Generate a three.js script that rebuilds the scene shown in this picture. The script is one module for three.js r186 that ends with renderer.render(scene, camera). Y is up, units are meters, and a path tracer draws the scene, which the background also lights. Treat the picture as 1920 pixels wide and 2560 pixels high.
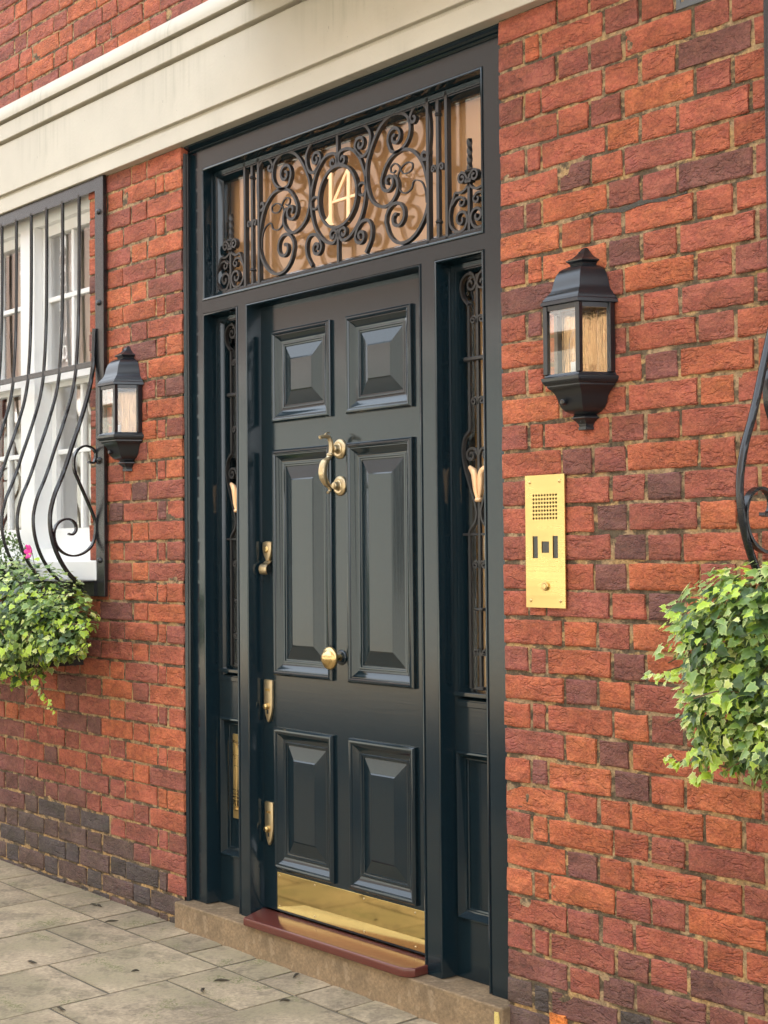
import * as THREE from 'three';
import { mergeGeometries, mergeVertices, toCreasedNormals } from 'three/addons/utils/BufferGeometryUtils.js';
import { RoundedBoxGeometry } from 'three/addons/geometries/RoundedBoxGeometry.js';

// ------------------------------------------------------------------ camera, sky, sun, exposure
const scene = new THREE.Scene();
const camera = new THREE.PerspectiveCamera(37.502, 3 / 4, 0.05, 400);
camera.position.set(3.0284, 1.256, 2.9459);
{
  const yaw = 0.8778, pit = 0.0252;
  const f = new THREE.Vector3(-Math.sin(yaw) * Math.cos(pit), Math.sin(pit), -Math.cos(yaw) * Math.cos(pit));
  camera.lookAt(camera.position.clone().add(f));
  camera.rotateZ(-0.0086);
}
scene.add(camera);
const renderer = new THREE.WebGLRenderer({ antialias: true });
renderer.setSize(768, 1024);
renderer.toneMapping = THREE.LinearToneMapping;
renderer.toneMappingExposure = 5.6;
renderer.shadowMap.enabled = true;
document.body.appendChild(renderer.domElement);

const R3 = (seed) => { let s = seed >>> 0; return () => { s = (s + 0x6D2B79F5) >>> 0; let t = s; t = Math.imul(t ^ (t >>> 15), t | 1); t ^= t + Math.imul(t ^ (t >>> 7), t | 61); return ((t ^ (t >>> 14)) >>> 0) / 4294967296; }; };
const lerp = (a, b, t) => a + (b - a) * t;
const clamp = (x, a = 0, b = 1) => Math.min(b, Math.max(a, x));
const sstep = (a, b, x) => { const t = clamp((x - a) / (b - a)); return t * t * (3 - 2 * t); };
// tileable value noise on an integer lattice
const PERM = (() => { const r = R3(77), p = new Float32Array(65536); for (let i = 0; i < 65536; i++) p[i] = r(); return p; })();
function vn(x, y, px, py, seed) {
  const xi = Math.floor(x), yi = Math.floor(y), fx = x - xi, fy = y - yi;
  const x0 = ((xi % px) + px) % px, x1 = (x0 + 1) % px, y0 = ((yi % py) + py) % py, y1 = (y0 + 1) % py;
  const h = (a, b) => PERM[(a * 374 + b * 6689 + seed * 1013 + a * b * 7) & 65535];
  const u = fx * fx * (3 - 2 * fx), v = fy * fy * (3 - 2 * fy);
  return lerp(lerp(h(x0, y0), h(x1, y0), u), lerp(h(x0, y1), h(x1, y1), u), v);
}
function fbm(u, v, fx, fy, oct, seed, gain = 0.5) {
  let a = 1, s = 0, n = 0;
  for (let o = 0; o < oct; o++) { s += a * vn(u * fx, v * fy, fx, fy, seed + o * 17); n += a; a *= gain; fx *= 2; fy *= 2; }
  return s / n;
}
// hazy summer sky; the sun itself is the DirectionalLight, behind the house
{
  const W = 256, H = 128, d = new Float32Array(W * H * 4);
  for (let j = 0; j < H; j++) for (let i = 0; i < W; i++) {
    const el = (0.5 - (j + 0.5) / H) * -Math.PI;        // row 0 is the bottom of the picture
    const k = (j * W + i) * 4, t = clamp(Math.sin(Math.max(0, el)));
    const cl = sstep(0.42, 0.66, fbm(i / W, j / H, 8, 8, 4, 5));
    const a = [lerp(0.58, 0.38, t), lerp(0.61, 0.45, t), lerp(0.64, 0.56, t)], c = [0.74, 0.75, 0.76];
    const g = [0.16, 0.15, 0.13];
    for (let q = 0; q < 3; q++) d[k + q] = el < 0 ? g[q] : lerp(a[q], c[q], cl * 0.75);
    d[k + 3] = 1;
  }
  const t = new THREE.DataTexture(d, W, H, THREE.RGBAFormat, THREE.FloatType);
  t.mapping = THREE.EquirectangularReflectionMapping; t.magFilter = THREE.LinearFilter; t.minFilter = THREE.LinearFilter; t.needsUpdate = true;
  scene.background = t; scene.environment = t;
  scene.backgroundIntensity = 1; scene.environmentIntensity = 1;
}
const sun = new THREE.DirectionalLight(0xfff6ea, 5);
sun.position.set(-7, 27, -17); sun.target.position.set(0, 0, 0);
sun.castShadow = true; sun.shadow.mapSize.set(2048, 2048); sun.shadow.radius = 1;
Object.assign(sun.shadow.camera, { left: -25, right: 25, top: 25, bottom: -25, near: 1, far: 80 });
scene.add(sun, sun.target);

// ------------------------------------------------------------------ textures
function tex(n, fn, srgb, m = n) {
  const d = new Uint8Array(n * m * 4);
  for (let j = 0; j < m; j++) for (let i = 0; i < n; i++) {
    const c = fn(i / n, j / m), k = (j * n + i) * 4;
    if (typeof c === 'number') { d[k] = d[k + 1] = d[k + 2] = clamp(c) * 255; } else { d[k] = clamp(c[0]) * 255; d[k + 1] = clamp(c[1]) * 255; d[k + 2] = clamp(c[2]) * 255; }
    d[k + 3] = 255;
  }
  const t = new THREE.DataTexture(d, n, m, THREE.RGBAFormat);
  t.wrapS = t.wrapT = THREE.RepeatWrapping; t.magFilter = THREE.LinearFilter; t.minFilter = THREE.LinearMipmapLinearFilter; t.generateMipmaps = true;
  if (srgb) t.colorSpace = THREE.SRGBColorSpace; t.needsUpdate = true; return t;
}
const rep = (t, a, b = a) => { const c = t.clone(); c.repeat.set(a, b); c.needsUpdate = true; return c; };
const ridge = (n) => 1 - Math.abs(2 * n - 1);
// brick: one tile is half a metre
const brickMap = tex(1024, (u, v) => {
  const w1 = fbm(u, v, 5, 8, 4, 3), w2 = fbm(u, v, 24, 34, 3, 9), sp = vn(u * 260, v * 260, 260, 260, 21), sp2 = vn(u * 190, v * 190, 190, 190, 31);
  let l = 0.88 + (w1 - 0.5) * 0.36 + (w2 - 0.5) * 0.16 + (fbm(u, v, 90, 110, 2, 15) - 0.5) * 0.26;
  let c = [l * 1.0, l * lerp(0.93, 1.02, w2), l * lerp(0.9, 1.06, w1)];
  const soot = sstep(0.55, 0.78, fbm(u, v, 14, 20, 5, 41)) * 0.16;
  c = c.map((x, i) => lerp(x, [0.40, 0.45, 0.50][i], soot));
  if (sp > 0.93) c = c.map((x) => x * 0.7);
  const fl = sstep(0.66, 0.8, fbm(u, v, 12, 14, 4, 61)) * sstep(0.55, 0.85, sp2);
  c = c.map((x, i) => lerp(x, [1.0, 0.97, 0.93][i] * 1.05, fl * 0.55));
  return c;
}, true);
const brickBump = tex(1024, (u, v) => {
  const wx = fbm(u, v, 6, 6, 3, 101) - 0.5, wy = fbm(u, v, 6, 6, 3, 131) - 0.5;
  const uu = u + wx * 0.10, vv = v + wy * 0.07;
  const cr = Math.pow(ridge(fbm(uu, vv, 10, 24, 4, 141)), 16), msk = sstep(0.42, 0.62, fbm(u, v, 7, 10, 2, 151));
  const cr2 = Math.pow(ridge(fbm(uu, vv, 24, 46, 3, 171)), 12) * sstep(0.5, 0.68, fbm(u, v, 11, 12, 2, 181));
  const pits = vn(u * 150, v * 150, 150, 150, 191) > 0.9 ? 0.25 : 0;
  return 0.70 + (fbm(u, v, 30, 44, 3, 111) - 0.5) * 0.42 + (fbm(u, v, 130, 170, 2, 115) - 0.5) * 0.26 - cr * msk * 0.62 - cr2 * 0.42 - pits * 0.5;
}, false);
const mortarMap = tex(1024, (u, v) => {
  const a = fbm(u, v, 6, 9, 4, 201), b = fbm(u, v, 60, 60, 3, 211), s = vn(u * 300, v * 300, 300, 300, 221);
  const dk = sstep(0.42, 0.60, fbm(u, v, 12, 22, 6, 231, 0.62));
  const p = [0.68, 0.59, 0.47], g = [0.39, 0.345, 0.28], y = [0.74, 0.62, 0.44];
  return [0, 1, 2].map((i) => lerp(lerp(p[i], y[i], sstep(0.4, 0.7, a)), g[i], dk * 0.95) * (0.72 + b * 0.5) * (s > 0.9 ? 0.72 : 1));
}, true);
const mortarBump = tex(512, (u, v) => fbm(u, v, 20, 20, 4, 241) * 0.6 + vn(u * 130, v * 130, 130, 130, 251) * 0.4, false);
// paving: one tile is 0.8 m
const slabMap = tex(1024, (u, v) => {
  const a = fbm(u, v, 3, 3, 5, 301), f = vn(u * 340, v * 340, 340, 340, 311), f2 = fbm(u, v, 90, 90, 2, 321);
  const gr = sstep(0.40, 0.78, fbm(u, v, 4, 4, 6, 331)) * (0.2 + 1.1 * f2);
  let c = [0.74, 0.675, 0.575].map((x) => x * (0.80 + a * 0.30) * (0.86 + f2 * 0.26) * (f > 0.9 ? 0.84 : f < 0.08 ? 1.1 : 1));
  c = c.map((x, i) => lerp(x, [0.56, 0.55, 0.42][i], gr * 0.45));
  const st = sstep(0.52, 0.72, fbm(u, v, 9, 9, 6, 351, 0.65)); c = c.map((x) => x * (1 - 0.16 * st)); const mo = sstep(0.56, 0.72, fbm(u, v, 6, 6, 6, 371, 0.7)) * sstep(0.4, 0.7, vn(u * 210, v * 210, 210, 210, 381)); c = c.map((x, i) => lerp(x, [0.40, 0.44, 0.24][i], mo * 0.6));
  return c;
}, true);
const slabBump = tex(512, (u, v) => fbm(u, v, 24, 24, 4, 341) * 0.7 + vn(u * 160, v * 160, 160, 160, 345) * 0.3, false);
// cream masonry paint, grime specks and thin run marks; one tile is 1 m
const creamMap = tex(1024, (u, v) => {
  const a = fbm(u, v, 4, 3, 4, 401), run = Math.pow(fbm(u, v, 90, 3, 3, 411), 3) * sstep(0.5, 0.75, fbm(u, v, 6, 4, 3, 421));
  const sp = vn(u * 220, v * 120, 220, 120, 431) > 0.985 && fbm(u, v, 8, 8, 2, 441) > 0.5 ? 0.7 : 1;
  return [0.93, 0.895, 0.825].map((x, i) => x * (0.93 + 0.1 * a) * (1 - run * [0.20, 0.19, 0.22][i]) * sp);
}, true);
// gloss paint over timber: long shallow brush ridges; one tile is 0.5 m
const paintBump = tex(1024, (u, v) => fbm(u, v, 110, 3, 3, 501) * 0.55 + fbm(u, v, 5, 4, 3, 511) * 0.35 + fbm(u, v, 60, 50, 2, 521) * 0.1, false);
const paintBumpH = (() => { const t = paintBump.clone(); t.rotation = Math.PI / 2; t.needsUpdate = true; return t; })();
const smudge = tex(512, (u, v) => { const a = fbm(u, v, 6, 6, 4, 541), b = fbm(u, v, 2, 80, 2, 551); return 0.25 + a * 0.5 + b * 0.25; }, false);
const stoneStep = tex(512, (u, v) => {
  const a = fbm(u, v, 4, 4, 5, 561), f = fbm(u, v, 60, 60, 2, 571), w = sstep(0.6, 0.75, fbm(u, v, 14, 14, 4, 581));
  return [0, 1, 2].map((i) => lerp([0.62, 0.53, 0.42][i] * (0.72 + 0.36 * a) * (0.86 + 0.28 * f), [0.74, 0.66, 0.56][i], w * 0.5));
}, true);

// ------------------------------------------------------------------ materials
const L = (r, g, b) => new THREE.Color().setRGB(r, g, b);
const std = (c, rough, o = {}) => new THREE.MeshStandardMaterial({ color: c, roughness: rough, ...o });
const phy = (c, rough, o = {}) => new THREE.MeshPhysicalMaterial({ color: c, roughness: rough, ...o });
const tone = (r, g, b) => std(L(r, g, b), 0.86, { map: brickMap, bumpMap: brickBump, bumpScale: 0.007 });
const BR = {
  o: [tone(0.54, 0.150, 0.060), tone(0.50, 0.140, 0.062), tone(0.57, 0.168, 0.068)],
  r: [tone(0.46, 0.128, 0.066), tone(0.48, 0.134, 0.066), tone(0.43, 0.122, 0.066)],
  m: [tone(0.36, 0.110, 0.068), tone(0.325, 0.103, 0.066), tone(0.39, 0.116, 0.070)],
  d: [tone(0.240, 0.095, 0.070), tone(0.205, 0.090, 0.070), tone(0.265, 0.098, 0.070)],
  k: [tone(0.125, 0.086, 0.070), tone(0.100, 0.078, 0.068), tone(0.145, 0.090, 0.070)],
};
const M = {
  mortar: std(L(0.76, 0.70, 0.62), 0.95, { map: mortarMap, bumpMap: mortarBump, bumpScale: 0.004 }),
  slab: [0.74, 0.80, 0.68, 0.77].map((k) => std(L(k, k * 0.955, k * 0.88), 0.9, { map: slabMap, bumpMap: slabBump, bumpScale: 0.0016 })),
  openJoint: std(L(0.075, 0.068, 0.056), 1, { bumpMap: mortarBump, bumpScale: 0.004 }),
  joint: std(L(0.11, 0.095, 0.068), 1, { bumpMap: slabBump, bumpScale: 0.003 }),
  road: std(L(0.075, 0.072, 0.07), 0.95),
  cream: std(L(0.66, 0.66, 0.645), 0.62, { map: creamMap, bumpMap: mortarBump, bumpScale: 0.0006 }),
  black: phy(L(0.0062, 0.0155, 0.0210), 0.15, { ior: 1.52, bumpMap: paintBump, bumpScale: 0.0002 }),
  blackH: phy(L(0.0062, 0.0155, 0.0210), 0.15, { ior: 1.52, bumpMap: paintBumpH, bumpScale: 0.00007 }),
  blackSmooth: phy(L(0.0062, 0.0155, 0.0210), 0.12, { ior: 1.55 }),
  iron: phy(L(0.026, 0.024, 0.024), 0.36, { bumpMap: mortarBump, bumpScale: 0.0004 }),
  lamp: phy(L(0.0085, 0.0105, 0.0135), 0.29, { ior: 1.6 }),
  brass: std(L(0.66, 0.47, 0.21), 0.5, { metalness: 1, roughnessMap: smudge }),
  brassDull: std(L(0.58, 0.46, 0.28), 0.72, { metalness: 1, roughnessMap: smudge }),
  brassPlate: std(L(0.64, 0.47, 0.19), 0.5, { metalness: 1, roughnessMap: smudge }),
  kick: std(L(0.76, 0.58, 0.24), 0.10, { metalness: 1, roughnessMap: smudge }),
  gold: std(L(0.98, 0.64, 0.36), 0.5, { metalness: 0.35 }),
  ironBlack: phy(L(0.010, 0.010, 0.0115), 0.27, { ior: 1.6, bumpMap: mortarBump, bumpScale: 0.0003 }),
  dark: std(L(0.012, 0.011, 0.010), 0.6),
  lens: phy(L(0.03, 0.025, 0.02), 0.12),
  white: std(L(0.82, 0.82, 0.80), 0.42),
  glass: phy(L(1, 1, 1), 0.0, { transmission: 1, thickness: 0, ior: 1.52, specularIntensity: 1 }),
  glassOld: phy(L(1, 1, 1), 0.0, { transmission: 1, thickness: 0, ior: 1.82, bumpMap: rep(mortarBump, 0.12), bumpScale: 0.0005 }),
  copper: std(L(0.52, 0.33, 0.17), 0.2, { metalness: 1, bumpMap: paintBump, bumpScale: 0.004 }),
  step: std(L(0.76, 0.72, 0.65), 0.85, { map: stoneStep, bumpMap: slabBump, bumpScale: 0.0015 }),
  tile: phy(L(0.115, 0.030, 0.022), 0.16, { ior: 1.6, bumpMap: smudge, bumpScale: 0.0005 }),
  patch: std(L(0.62, 0.47, 0.15), 0.9, { bumpMap: mortarBump, bumpScale: 0.004 }),
  stucco: std(L(0.37, 0.405, 0.385), 0.9),
  farBrick: std(L(0.205, 0.155, 0.130), 0.9),
  upperBrick: std(L(0.33, 0.095, 0.055), 0.9, { map: brickMap }),
  hall: std(L(0.50, 0.36, 0.22), 0.9),
  blind: std(L(0.54, 0.295, 0.125), 0.95),
  amber: std(L(0.70, 0.36, 0.10), 0.8),
  pale: std(L(0.82, 0.76, 0.64), 0.9),
  hallFloor: std(L(0.18, 0.10, 0.05), 0.6),
  curtain: std(L(0.62, 0.56, 0.44), 0.95),
  litter: std(L(0.055, 0.045, 0.03), 0.95),
  stem: std(L(0.13, 0.075, 0.035), 0.8),
  soil: std(L(0.03, 0.022, 0.015), 1),
  bulb: phy(L(1, 1, 1), 0.02, { transmission: 1, thickness: 0, ior: 1.5 }),
  ceramic: std(L(0.7, 0.66, 0.58), 0.5),
  pink: phy(L(0.75, 0.05, 0.32), 0.7, { side: THREE.DoubleSide }),
};

// ------------------------------------------------------------------ helpers
const counts = {};
const numbered = (n) => { const k = counts[n] = (counts[n] ?? -1) + 1; return k ? `${n}_${String(k).padStart(3, '0')}` : n; };
const shade = (o) => { o.traverse((m) => { if (m.isMesh) { m.castShadow = true; m.receiveShadow = true; } }); return o; };
function thing(name, label, category, pos = [0, 0, 0], group) {
  const o = new THREE.Group(); o.name = numbered(name); o.position.set(...pos); o.userData = { label, category };
  if (group) o.userData.group = group; scene.add(o); return o;
}
function part(name, geo, mat, parent, label) {
  const g = Array.isArray(geo) ? merge(geo) : geo; const m = new THREE.Mesh(g, mat); m.name = name; m.castShadow = m.receiveShadow = true;
  if (label) m.userData.label = label; parent.add(m); return m;
}
function struct(name, geo, mat) { const m = new THREE.Mesh(Array.isArray(geo) ? merge(geo) : geo, mat); m.name = numbered(name); m.userData.kind = 'structure'; m.castShadow = m.receiveShadow = true; scene.add(m); return m; }
function norm(g) {
  let n = g.index ? g.toNonIndexed() : g;
  for (const k of Object.keys(n.attributes)) if (!['position', 'normal', 'uv'].includes(k)) n.deleteAttribute(k);
  if (!n.attributes.normal) n.computeVertexNormals(); if (!n.attributes.uv) boxUV(n); return n;
}
const merge = (l) => mergeGeometries(l.map(norm));
// uv in tiles of `s` metres, by the way each triangle faces
function boxUV(g, s = 1, ou = 0, ov = 0) {
  if (g.index) throw new Error('indexed'); const p = g.attributes.position, uv = new Float32Array(p.count * 2), a = new THREE.Vector3(), b = new THREE.Vector3(), c = new THREE.Vector3();
  for (let i = 0; i < p.count; i += 3) {
    a.fromBufferAttribute(p, i); b.fromBufferAttribute(p, i + 1); c.fromBufferAttribute(p, i + 2);
    const n = b.clone().sub(a).cross(c.clone().sub(a)), ax = Math.abs(n.x), ay = Math.abs(n.y), az = Math.abs(n.z);
    [a, b, c].forEach((q, k) => { const t = az >= ax && az >= ay ? [q.x, q.y] : ax >= ay ? [q.z, q.y] : [q.x, q.z]; uv[(i + k) * 2] = t[0] / s + ou; uv[(i + k) * 2 + 1] = t[1] / s + ov; });
  }
  g.setAttribute('uv', new THREE.BufferAttribute(uv, 2)); return g;
}
const box = (x0, x1, y0, y1, z0, z1, s = 0.5) => { const g = new THREE.BoxGeometry(x1 - x0, y1 - y0, z1 - z0).toNonIndexed(); g.translate((x0 + x1) / 2, (y0 + y1) / 2, (z0 + z1) / 2); return boxUV(g, s); };
const rbox = (x0, x1, y0, y1, z0, z1, r = 0.003, s = 0.5) => { const g = norm(new RoundedBoxGeometry(x1 - x0, y1 - y0, z1 - z0, 1, r)); g.translate((x0 + x1) / 2, (y0 + y1) / 2, (z0 + z1) / 2); return boxUV(g, s); };
function fromTris(tri, crease = 0.6, s = 0.5) {
  let g = new THREE.BufferGeometry(); g.setAttribute('position', new THREE.Float32BufferAttribute(tri, 3));
  g = toCreasedNormals(g, crease); return boxUV(g, s);
}
// a profile [[inset, z] ...] swept along a path in the wall's plane, mitred; inset is to the left of the way the path runs
function sweep(path, closed, profile, crease = 0.6, s = 0.5) {
  const n = path.length, ofs = (i, d) => {
    const P = path[i], A = closed || i > 0 ? path[(i - 1 + n) % n] : null, B = closed || i < n - 1 ? path[(i + 1) % n] : null;
    const dir = (u, v) => { const l = Math.hypot(v[0] - u[0], v[1] - u[1]); return [(v[0] - u[0]) / l, (v[1] - u[1]) / l]; };
    const t1 = A ? dir(A, P) : dir(P, B), t2 = B ? dir(P, B) : t1; const n1 = [-t1[1], t1[0]], n2 = [-t2[1], t2[0]];
    const k = 1 + n1[0] * n2[0] + n1[1] * n2[1]; return [P[0] + (n1[0] + n2[0]) / k * d, P[1] + (n1[1] + n2[1]) / k * d];
  };
  const t = [], m = closed ? n : n - 1;
  for (let i = 0; i < m; i++) for (let j = 0; j < profile.length - 1; j++) {
    const k = (i + 1) % n, [d0, z0] = profile[j], [d1, z1] = profile[j + 1];
    const a = [...ofs(i, d0), z0], b = [...ofs(k, d0), z0], c = [...ofs(k, d1), z1], d = [...ofs(i, d1), z1];
    t.push(...a, ...b, ...c, ...a, ...c, ...d);
  }
  return fromTris(t, crease, s);
}
const rect = (x0, x1, y0, y1) => [[x0, y0], [x1, y0], [x1, y1], [x0, y1]];     // counter-clockwise: insets go inwards
// extrude a closed outline [[z, y] ...] along x
function prismX(o, x0, x1, s = 1) {
  const sh = new THREE.Shape(o.map(([a, b]) => new THREE.Vector2(a, b))), g = new THREE.ExtrudeGeometry(sh, { depth: x1 - x0, bevelEnabled: false, steps: 1 });
  g.rotateY(-Math.PI / 2); g.translate(x1, 0, 0); const h = toCreasedNormals(g.index ? g.toNonIndexed() : g, 0.5); return boxUV(h, s);   // shape x becomes +z
}
function prismY(o, y0, y1, s = 0.5, bevel = 0) {                                 // outline [[x, z] ...]
  const sh = new THREE.Shape(o.map(([a, b]) => new THREE.Vector2(a, -b)));
  const g = new THREE.ExtrudeGeometry(sh, { depth: y1 - y0 - 2 * bevel, bevelEnabled: bevel > 0, bevelSize: bevel, bevelThickness: bevel, bevelOffset: -bevel, bevelSegments: 3 });
  g.rotateX(-Math.PI / 2); g.translate(0, y0 + bevel, 0); return boxUV(toCreasedNormals(norm(g), 0.7), s);
}
function prismZ(o, z0, z1, bevel = 0, holes = []) {
  const sh = new THREE.Shape(o.map(([a, b]) => new THREE.Vector2(a, b))); for (const h of holes) sh.holes.push(new THREE.Path(h.map(([a, b]) => new THREE.Vector2(a, b))));
  const g = new THREE.ExtrudeGeometry(sh, { depth: z1 - z0 - 2 * bevel, bevelEnabled: bevel > 0, bevelSize: bevel, bevelThickness: bevel, bevelOffset: -bevel, bevelSegments: 2, curveSegments: 10 });
  g.translate(0, 0, z0 + bevel); return boxUV(toCreasedNormals(norm(g), 0.6), 0.5);
}
const smooth = (pts, k = 6) => {
  if (pts.length < 3) return pts; const c = new THREE.CatmullRomCurve3(pts.map((p) => new THREE.Vector3(p[0], p[1], p[2] ?? 0)), false, 'centripetal');
  return c.getPoints((pts.length - 1) * k).map((v) => [v.x, v.y, v.z]);
};
// flat bar bent in the plane of the wall: t thick in the plane, w deep in z
function ribbon(pts, t, w, z0) {
  const q = [], n = pts.length, Lp = [], Rp = [];
  for (let i = 0; i < n; i++) {
    const a = pts[Math.max(0, i - 1)], b = pts[Math.min(n - 1, i + 1)], l = Math.hypot(b[0] - a[0], b[1] - a[1]) || 1, nx = -(b[1] - a[1]) / l, ny = (b[0] - a[0]) / l;
    Lp.push([pts[i][0] + nx * t / 2, pts[i][1] + ny * t / 2]); Rp.push([pts[i][0] - nx * t / 2, pts[i][1] - ny * t / 2]);
  }
  const quad = (a, b, c, d) => q.push(...a, ...b, ...c, ...a, ...c, ...d), F = (p) => [p[0], p[1], z0 + w / 2], B = (p) => [p[0], p[1], z0 - w / 2];
  for (let i = 0; i < n - 1; i++) {
    quad(F(Rp[i]), F(Rp[i + 1]), F(Lp[i + 1]), F(Lp[i])); quad(B(Lp[i]), B(Lp[i + 1]), B(Rp[i + 1]), B(Rp[i]));
    quad(F(Lp[i]), F(Lp[i + 1]), B(Lp[i + 1]), B(Lp[i])); quad(B(Rp[i]), B(Rp[i + 1]), F(Rp[i + 1]), F(Rp[i]));
  }
  quad(F(Lp[0]), B(Lp[0]), B(Rp[0]), F(Rp[0])); quad(F(Rp[n - 1]), B(Rp[n - 1]), B(Lp[n - 1]), F(Lp[n - 1]));
  return fromTris(q, 0.8, 0.2);
}
function spiral(p, c, dir, turns, k = 22, end = 0.16) {
  const th = Math.atan2(p[1] - c[1], p[0] - c[0]), r = Math.hypot(p[0] - c[0], p[1] - c[1]), o = [];
  for (let i = 1; i <= k; i++) { const t = i / k, a = th + dir * turns * 2 * Math.PI * t, rr = r * lerp(1, end, t); o.push([c[0] + rr * Math.cos(a), c[1] + rr * Math.sin(a)]); }
  return o;
}
function tube(pts, rad, seg = 8, capped = true) {                                // pts [[x,y,z] ...], rad number or one per point
  const n = pts.length, P = pts.map((p) => new THREE.Vector3(...p)), q = [], ring = []; let N = null;
  for (let i = 0; i < n; i++) {
    const T = P[Math.min(n - 1, i + 1)].clone().sub(P[Math.max(0, i - 1)]).normalize();
    if (!N) { N = new THREE.Vector3(0, 0, 1); if (Math.abs(T.z) > 0.9) N.set(1, 0, 0); } N.sub(T.clone().multiplyScalar(N.dot(T))).normalize();
    const B = T.clone().cross(N), r = typeof rad === 'number' ? rad : rad[i];
    ring.push([...Array(seg)].map((_, k) => { const a = k / seg * 2 * Math.PI; return P[i].clone().addScaledVector(N, r * Math.cos(a)).addScaledVector(B, r * Math.sin(a)); }));
  }
  for (let i = 0; i < n - 1; i++) for (let k = 0; k < seg; k++) {
    const l = (k + 1) % seg, a = ring[i][k], b = ring[i][l], c = ring[i + 1][l], d = ring[i + 1][k];
    q.push(...a, ...b, ...c, ...a, ...c, ...d);
  }
  if (capped) for (const [i, s] of [[0, 1], [n - 1, -1]]) for (let k = 0; k < seg; k++) { const a = ring[i][k], b = ring[i][(k + 1) % seg]; s > 0 ? q.push(...P[i], ...b, ...a) : q.push(...P[i], ...a, ...b); }
  return fromTris(q, 0.9, 0.2);
}
const lathe = (pts, seg = 24) => norm(new THREE.LatheGeometry(pts.map(([r, y]) => new THREE.Vector2(r, y)), seg));
const facingOut = (g, x, y, z) => { g.rotateX(Math.PI / 2); g.translate(x, y, z); return g; };     // lathe axis +y becomes +z

// ------------------------------------------------------------------ ground
const groundY = (x, z = 0) => -0.1135 - 0.0085 * x - 0.02 * z;
{
  const rd = new THREE.PlaneGeometry(240, 240, 1, 1); rd.rotateX(-Math.PI / 2); rd.translate(0, -0.30, 0); struct('road', boxUV(norm(rd), 2), M.road);
  const pv = new THREE.Group(); pv.name = 'pavement'; pv.userData = { kind: 'structure' }; scene.add(pv);
  const sheet = (x0, x1, z0, z1, dy, m, name) => {
    const y = (x, z) => groundY(x, z) + dy, a = [x0, y(x0, z0), z0], b = [x1, y(x1, z0), z0], c = [x1, y(x1, z1), z1], d = [x0, y(x0, z1), z1];
    return part(name, fromTris([...a, ...d, ...c, ...a, ...c, ...b], 0.6, 0.8), m, pv);
  };
  sheet(-14, 10, -0.3, 2.6, -0.006, M.joint, 'joint_bed');
  const rnd = R3(11), cols = []; for (let i = -9; i < 8; i++) cols.push(-1.17 + i * 0.4135);
  const slab = (x0, x1, z0, z1) => {
    const j = 0.0048, w = x1 - x0 - 2 * j, d = z1 - z0 - 2 * j, nx = 6, nz = Math.max(2, Math.round(6 * d / w)), t = [], px = rnd() * 9, pz = rnd() * 9, tilt = (rnd() - 0.5) * 0.004, lift = (rnd() - 0.5) * 0.0022;
    const P = (i, k) => {
      let x = (i / nx - 0.5) * w, z = (k / nz - 0.5) * d; const e = i === 0 || k === 0 || i === nx || k === nz;
      const nn = vn(px + x * 14, pz + z * 14, 999, 999, 3) - 0.5; if (e) { x *= 1 - 0.004 * Math.abs(nn) * 4; z *= 1 - 0.004 * Math.abs(nn) * 4; }
      return [x, (e ? -0.003 : 0) + nn * 0.0016 + tilt * x / w + lift, z];
    };
    for (let i = 0; i < nx; i++) for (let k = 0; k < nz; k++) { const a = P(i, k), b = P(i + 1, k), c = P(i + 1, k + 1), e = P(i, k + 1); t.push(...a, ...e, ...c, ...a, ...c, ...b); }
    const ring = []; for (let i = 0; i < nx; i++) ring.push(P(i, 0)); for (let k = 0; k < nz; k++) ring.push(P(nx, k)); for (let i = nx; i > 0; i--) ring.push(P(i, nz)); for (let k = nz; k > 0; k--) ring.push(P(0, k));
    ring.forEach((a, i) => { const b = ring[(i + 1) % ring.length], a2 = [a[0], -0.03, a[2]], b2 = [b[0], -0.03, b[2]]; t.push(...a, ...b, ...b2, ...a, ...b2, ...a2); });
    const g = fromTris(t, 0.9, 0.8); const uv = g.attributes.uv; for (let i = 0; i < uv.count; i++) uv.setXY(i, uv.getX(i) + px, uv.getY(i) + pz);
    const cx = (x0 + x1) / 2, cz = (z0 + z1) / 2, m = part('paving_slab', g, M.slab[Math.floor(rnd() * 4)], pv); m.position.set(cx, groundY(cx, cz), cz); m.rotation.z = -0.0085; m.rotation.x = 0.02;
  };
  for (let i = 0; i < cols.length - 1; i++) {
    const x0 = cols[i], x1 = cols[i + 1], xm = (x0 + x1) / 2; slab(x0, xm, -0.012, 0.178); slab(xm, x1, -0.012, 0.178);
    const odd = ((i % 2) + 2) % 2; let z = 0.178; const first = odd ? 0.385 : 0.588; for (let e = first; z < 2.3; e = z + 0.41) { slab(x0, x1, z, e); z = e; }
  }
  const kerb = []; for (let i = -8; i < 6; i++) kerb.push(rbox(i * 0.92 + 0.004, i * 0.92 + 0.916, -0.32, -0.165 , 2.34, 2.6, 0.012)); part('kerb', kerb, M.slab[2], pv);
  const far = new THREE.BoxGeometry(60, 0.2, 2.2); far.translate(-8, -0.25, 8.0); struct('pavement', boxUV(norm(far), 0.8), M.slab[0]);
}

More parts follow.
